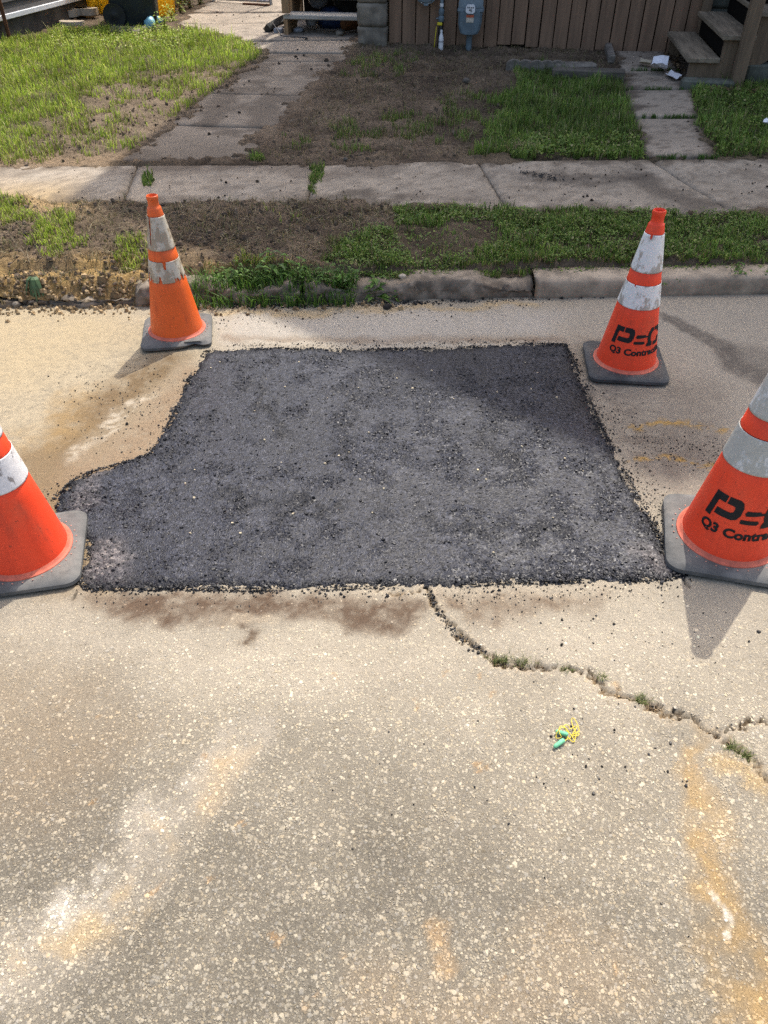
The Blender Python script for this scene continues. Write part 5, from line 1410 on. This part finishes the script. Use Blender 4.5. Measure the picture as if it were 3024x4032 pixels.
def kp(px, py, z=0.0): q = gp(px, py, z); return (q[0], q[1] + .03, z)
for (px, py, n, h, lf, lab) in (
        (880, 1175, 12, .12, .05, 'leafy green weed in the kerb gap just right of the faded cone'),
        (960, 1170, 14, .13, .05, 'dense green weed in the kerb gap left of the tallest weed'),
        (1040, 1172, 13, .12, .05, 'dense low weed just left of the tall broad leaved weed'),
        (1110, 1172, 12, .17, .08, 'tall broad leaved weed in the kerb gap near the loose pale stone'),
        (1190, 1170, 14, .14, .05, 'bushy green weed right of the tall broad leaved weed'),
        (1270, 1178, 13, .14, .055, 'bushy weed before the crumbling kerb'),
        (1355, 1180, 12, .12, .06, 'rightmost weed of the dense clump at the crumbling kerb'),
        (1480, 1190, 3, .085, .075, 'small upright plant with two broad leaves at the crumbling kerb'),
        (1560, 1196, 2, .05, .04, 'tiny sprout at the foot of the crumbling kerb'),
        (350, 1178, 3, .06, .05, 'small sprout in the clay left of the faded cone'),
        (760, 1180, 5, .07, .045, 'small leafy sprout beside the faded cone'),
        (2600, 1160, 9, .075, .04, 'low weed at the kerb foot half hidden by the shaded cone'),
        (2660, 1158, 10, .065, .035, 'low weed at the kerb foot right of the shaded cone'),
        (2790, 1154, 7, .06, .035, 'small weed at the right kerb foot between two larger ones'),
        (2895, 1150, 12, .10, .045, 'bushy weed against the clean right kerb'),
        (3010, 1150, 10, .09, .04, 'weed against the right kerb at the picture edge'),
        (2215, 1168, 4, .04, .025, 'tiny weed at the kerb foot left of the shaded cone')):
    plant('weed', kp(px, py), int(n * 1.5) + 1, h * 1.3, lf * 1.15, lab, 'weed', 'weed', .5, G)
# grassy blades hanging over the broken kerb
x = rng.uniform(-1.0, -.15, 1300); y = ykerb(x) + rng.uniform(-.06, .16, 1300); z = np.where(y < ykerb(x), .0, .06)
o = blades('kerb_grass', x, y, z, rng.uniform(.04, .12, 1300), np.full(1300, .0052), gcol(1300, 'weed'), .9); tag(o, 'long grass blades spilling over the broken kerb', 'grass', None, 'stuff')
# drooping strap-leaved plant on the clay bank
lp = empty('wilted_plant', (*gp(140, 1110, .1), .10)); tag(lp, 'wilted strap leaved plant hanging down the clay bank at far left', 'plant')
mb = MB()
for k in range(6):
    a = -1.57 + (k - 2.5) * .28; L = random.uniform(.10, .15); pts = []
    V0 = Vector((0, 0, .02)); d = Vector((math.cos(a), math.sin(a), 0)); s = d.cross(Vector((0, 0, 1)))
    row = []
    for t in (0, .25, .5, .75, 1):
        p = V0 + d * L * (t * .55) + Vector((0, 0, .03 * math.sin(t * 3.1) - .10 * t * t)); w_ = .011 * math.sin(math.pi * (.15 + .8 * t))
        row += [p - s * w_, p + s * w_]
    mb.add(row, [(2 * i, 2 * i + 1, 2 * i + 3, 2 * i + 2) for i in range(4)])
o = mb.build('leaf_blades', None, lp); 
simple('strap_leaf', (.07, .12, .05), .6, .3, .2, 20); o.data.materials.append(M['strap_leaf'])
# loose stones by the kerb
def rock(px, py, r, mat, label, seed, z=0.0):
    bm = bmesh.new(); bmesh.ops.create_icosphere(bm, subdivisions=2, radius=r)
    for w in bm.verts:
        f = float(fbm(w.co.x / r + seed, w.co.y / r + w.co.z / r * 1.3, 1.1, seed, 3)) - .5; w.co *= 1 + f * .7; w.co.z *= .75
    me = bpy.data.meshes.new('loose_stone'); bm.to_mesh(me); bm.free(); me.materials.append(mat)
    o = bpy.data.objects.new('loose_stone', me); p = gp(px, py, z); o.location = (p[0], p[1], z + r * .5); COL.objects.link(o); tag(o, label, 'stone', 'loose stones at the kerb'); return o
rock(1150, 1185, .030, M['paver'], 'pale angular stone under the tall kerb weed', 1)
rock(1088, 1180, .020, M['pier_stone'], 'brown stone just left of the pale angular stone', 2)
rock(68, 1207, .022, M['pier_stone'], 'brown stone at the foot of the clay bank near the left edge', 3)
rock(1585, 1095, .020, M['paver'], 'small pale stone on top of the crumbling kerb', 4, .11)
rock(1525, 1214, .022, M['asphalt_stone'] if False else M['junk_dark'], 'black asphalt lump on the road before the crumbling kerb', 5)
rock(1360, 630, .017, M['timber'], 'dark soil lump at the back edge of the sidewalk', 6, .16)
rock(1835, 325, .034, M['timber'], 'large dark clod in the dug yard below the gas meter', 7, .19)
# crumbs of asphalt on the sidewalk
P = gps([(2080, 680), (2130, 690), (2180, 700), (2170, 710)], .155); n = 150; i = rng.integers(0, 3, n)
x = P[i, 0] + rng.normal(0, .035, n); y = P[i, 1] + rng.normal(0, .03, n); rad = rng.uniform(.002, .0065, n)
o = stones('sidewalk_crumbs', x, y, np.full(n, .153), rad, rad * .7, np.full((n, 3), .02), M['asphalt_stone']); tag(o, 'small spill of black asphalt crumbs on the sidewalk', 'crumbs')
n = 420; x = rng.uniform(-2.6, 2.7, n); y = rng.uniform(4.7, 5.85, n); rad = np.clip(rng.lognormal(math.log(.004), .5, n), .002, .014)
o = stones('sidewalk_debris', x, y, np.full(n, .152), rad, rad * .6, np.array([(.05, .038, .028)]) * rng.uniform(.4, 1.8, (n, 1)), M['clod']); tag(o, 'scattered soil bits on the sidewalk slabs', 'soil')
n = 420; x = rng.uniform(-2.2, 3.0, n); y = rng.uniform(6.0, 12, n); k = inpoly(x, y, PATH_R) | inpoly(x, y, WALK_L); x, y = x[k], y[k]; n = len(x); rad = np.clip(rng.lognormal(math.log(.008), .5, n), .003, .03)
o = stones('path_debris', x, y, zyard(x, y) + .002, rad, rad * .5, np.array([(.05, .038, .028)]) * rng.uniform(.4, 1.8, (n, 1)), M['clod']); tag(o, 'scattered soil bits on the garden paths', 'soil')

# ------------------------------------------------------------------ far left: neighbour's wall, pole, bins, gate
WA = (-4.33, 9.80); WB = (-3.86, 11.70)
wl = math.dist(WA, WB); wa = math.atan2(WB[1] - WA[1], WB[0] - WA[0])
nw = empty('neighbour_house', (WA[0], WA[1], .18), wa); tag(nw, 'neighbouring house with grey clapboards above a dark foundation', 'house')
MB().box((.8, .25, .07), (7.6, .5, .30)).build('foundation', M['foundation'], nw)
MB().box((.8, .238, .245), (7.6, .56, .05), .004).build('trim', M['trim_white'], nw)
for k in range(16):
    z = .27 + .105 * k
    MB().add([(-3.0, -.022, z), (4.6, -.022, z), (4.6, .004, z + .118), (-3.0, .004, z + .118), (-3.0, .03, z), (4.6, .03, z), (4.6, .03, z + .118), (-3.0, .03, z + .118)], [(0, 1, 2, 3), (4, 7, 6, 5), (0, 4, 5, 1), (3, 2, 6, 7), (0, 3, 7, 4), (1, 5, 6, 2)]).build('clapboard', M['siding'], nw)
MB().box((.8, .30, 1.17), (7.6, .5, 1.79)).build('wall', M['siding'], nw)
pp = gp(44, 170, .18); pp = (pp[0] + .03, pp[1] - .08)
o = MB().tube([(pp[0], pp[1], .1), (pp[0], pp[1], 1.4)], .021, 10).build('steel_pole', M['rust']); tag(o, 'rusty brown steel pole standing at the back left of the lawn', 'pole')
def wheelie_bin(loc, rz, mat, label, wheels=True, h=1.05, w=.52, d=.58):
    e = empty('wheelie_bin', loc, rz); tag(e, label, 'bin', 'wheeled bins')
    def sec(s, z, r=.05):
        out = []; hw_, hd_ = w / 2 * s, d / 2 * s
        for cx, cy, a0 in ((hw_ - r, hd_ - r, 0), (-hw_ + r, hd_ - r, 90), (-hw_ + r, -hd_ + r, 180), (hw_ - r, -hd_ + r, 270)):
            for k in range(5): a = R(a0 + 22.5 * k); out.append((cx + r * math.cos(a), cy + r * math.sin(a), z))
        return out
    vs = []; fs = []; L = [(.74, .03), (.78, .02), (.80, .10), (.98, h - .10), (1.05, h - .09), (1.05, h)]
    for s, z in L: vs += sec(s, z)
    for j in range(len(L) - 1):
        for i in range(20): fs.append((j * 20 + i, j * 20 + (i + 1) % 20, (j + 1) * 20 + (i + 1) % 20, (j + 1) * 20 + i))
    fs.append(tuple(range(20))[::-1])
    if wheels: fs.append(tuple(range(100, 120)))
    MB().add(vs, fs).build('body', M[mat], e, True)
    if wheels: MB().box((0, -.02, h + .03), (w * 1.1, d * 1.12, .06), .02).build('lid', M[mat], e)
    else: MB().box((0, d * .62 + .06, h * .5 + .05), (w * 1.1, .05, d * 1.1), .02).build('lid', M[mat], e)
    MB().tube([(-w * .45, d * .62, h - .06), (w * .45, d * .62, h - .06)], .016, 8).build('handle', M[mat], e)
    if wheels:
        for sx in (-1, 1):
            n2 = 20; vs = []; fs = []
            for (xo, r) in ((-.03, .11), (-.03, .13), (.03, .13), (.03, .11), (.02, .06), (.03, .03)):
                for k in range(n2): a = 2 * math.pi * k / n2; vs.append((sx * (w * .46) + xo * sx, d * .34 + r * math.cos(a), .13 + r * math.sin(a)))
            for j in range(5):
                for k in range(n2): fs.append((j * n2 + k, j * n2 + (k + 1) % n2, (j + 1) * n2 + (k + 1) % n2, (j + 1) * n2 + k))
            fs.append(tuple(range(n2))); fs.append(tuple(range(5 * n2, 6 * n2)))
            MB().add(vs, fs).build('wheel', M['black_plastic'], e, True)
    return e
wheelie_bin((-3.06, 11.20, .20), R(98), 'bin_black', 'black wheeled bin with its wheel to the left', True, 1.05, .5, .66)
wheelie_bin((-3.80, 12.05, .20), R(8), 'bin_yellow', 'yellow bin left of the black wheeled bin', False)
wheelie_bin((-2.95, 11.85, .20), R(4), 'bin_yellow', 'yellow bin behind and right of the black wheeled bin', False, 1.05, .52, .55)
# scalloped pavers stacked by the wall
for k, (px, py, dz, lab) in enumerate(((252, 88, .05, 'leftmost tan round edged paver by the foundation'), (292, 84, .06, 'middle tan round edged paver by the foundation'), (330, 84, .06, 'rightmost tan round edged paver before the yellow bin'), (268, 108, -.02, 'lower tan paver half sunk in the soil'))):
    p = gp(px, py, .2); mb = MB()
    prof = [(.15 * math.cos(math.pi * i / 10), .10 * math.sin(math.pi * i / 10)) for i in range(11)]
    prof = [(-x_, -y_) for x_, y_ in prof] + [(.15, .05), (-.15, .05)]
    mb.prism(prof, 0, .075, 'z'); o = mb.build('paver', M['paver']); o.location = (p[0] + .02, p[1] + .1, .2 + dz); o.rotation_euler = (0, 0, random.uniform(-.3, .2)); tag(o, lab, 'paver', 'round edged pavers')
o = lump('white_jug', 0, 0, 0, .10, M['crate_grey'], 'pale plastic jug between the clapboard wall and yellow bin', 'jug', (.8, .7, 1.3), 11); p = gp(305, 50, .25); o.location = (p[0], p[1], .33)
# stepping stone, blue bag and pale leaved plants by the black bin
p = gp(490, 128, .2)
o = MB().box((0, 0, 0), (.44, .30, .05), .012, 0, .004).build('stepping_stone', M['edging_stone']); o.location = (p[0], p[1] + .04, .215); o.rotation_euler = (0, 0, -.1); tag(o, 'flat grey stepping stone in the grass before the black bin', 'paving stone')
o = lump('plastic_bag', 0, 0, 0, .075, M['blue_bag'], 'light blue plastic bag at the foot of the black bin', 'bag', (1, .8, .9), 12); p = gp(592, 112, .2); o.location = (p[0], p[1] + .02, .25)
o = lump('plastic_bag', 0, 0, 0, .05, M['blue_bag'], 'pale crumpled bag right of the light blue bag', 'bag', (1.2, .8, .8), 13); p = gp(625, 100, .2); o.location = (p[0], p[1] + .02, .25)
random.seed(21)
def pale(px, py, n, h, lf, lab, tone):
    q = gp(px, py, .2); return plant('leafy_plant', (q[0], q[1], .19), n, h, lf, lab, 'plant', 'lawn', .45, 'leafy plants by the bins', tone)
pale(612, 130, 10, .14, .07, 'pale leaved plant in front of the light blue bag', 1.25)
pale(648, 118, 12, .24, .08, 'tall pale leaved plant right of the black bin', 1.3)
pale(684, 92, 10, .22, .08, 'pale leaved plant against the right yellow bin', 1.25)
pale(712, 58, 14, .34, .08, 'green leafy plant at the corner of the upper walkway', .8)
pale(750, 40, 16, .42, .09, 'dark green plant beside the gate end of the walkway', .55)
pale(790, 30, 16, .45, .09, 'dark green shrub left of the chain link gate', .5)
pale(330, 66, 7, .22, .08, 'leafy stems, part greenery and part stand-in for plant shadows, before the left yellow bin', .7)  # these stems also stand in for plant shadows falling on the bin
pale(395, 66, 8, .25, .07, 'short leafy stems between left yellow bin and wheel', .6)
cr_ = empty('louvred_panel', (*gp(708, 30, .2), .2), .1); tag(cr_, 'light grey slotted plastic panel behind the right yellow bin', 'panel')
MB().box((0, .02, .3), (.22, .02, .6)).build('panel', M['crate_grey'], cr_)
for j in range(8):
    for i in range(4): MB().box((-.075 + .05 * i, .005, .08 + .065 * j), (.022, .012, .045)).build('slot', M['dark_gap'], cr_)
# chain link gate across the walkway
g0 = gp(840, 12, .22); g1 = gp(1066, 24, .22)
gl = math.dist(g0, g1); gt = empty('chain_link_gate', (g0[0], g0[1] + .05, .24), math.atan2(g1[1] - g0[1], g1[0] - g0[0])); tag(gt, 'galvanised chain link gate across the upper walkway', 'gate')
MB().tube([(0, 0, .03), (gl * .98, 0, .03)], .02, 8).build('rail', M['galvanised'], gt, True); MB().tube([(0, 0, 1.1), (gl, 0, 1.1)], .02, 8).build('rail', M['galvanised'], gt, True)
for xx in (0, gl): MB().tube([(xx, 0, -.02), (xx, 0, 1.15)], .022, 8).build('upright', M['galvanised'], gt, True)
mb = MB(); s = .075
for sg in (1, -1):
    c0 = -1.1 if sg > 0 else 0
    while c0 < gl + 1.1:
        x0 = c0; pts = []
        for k in range(16):
            z = .04 + 1.05 * k / 15; xx = c0 + sg * (z - .04)
            if 0 <= xx <= gl: pts.append((xx, .004 * sg, z))
        if len(pts) > 1: mb.tube(pts, .0028, 4, False)
        c0 += s
mb.build('wire_mesh', M['galvanised'], gt)
MB().box((gl * .8, -.10, -.005), (gl * .45, .05, .03), .005).build('sill_board', M['rust'], gt)
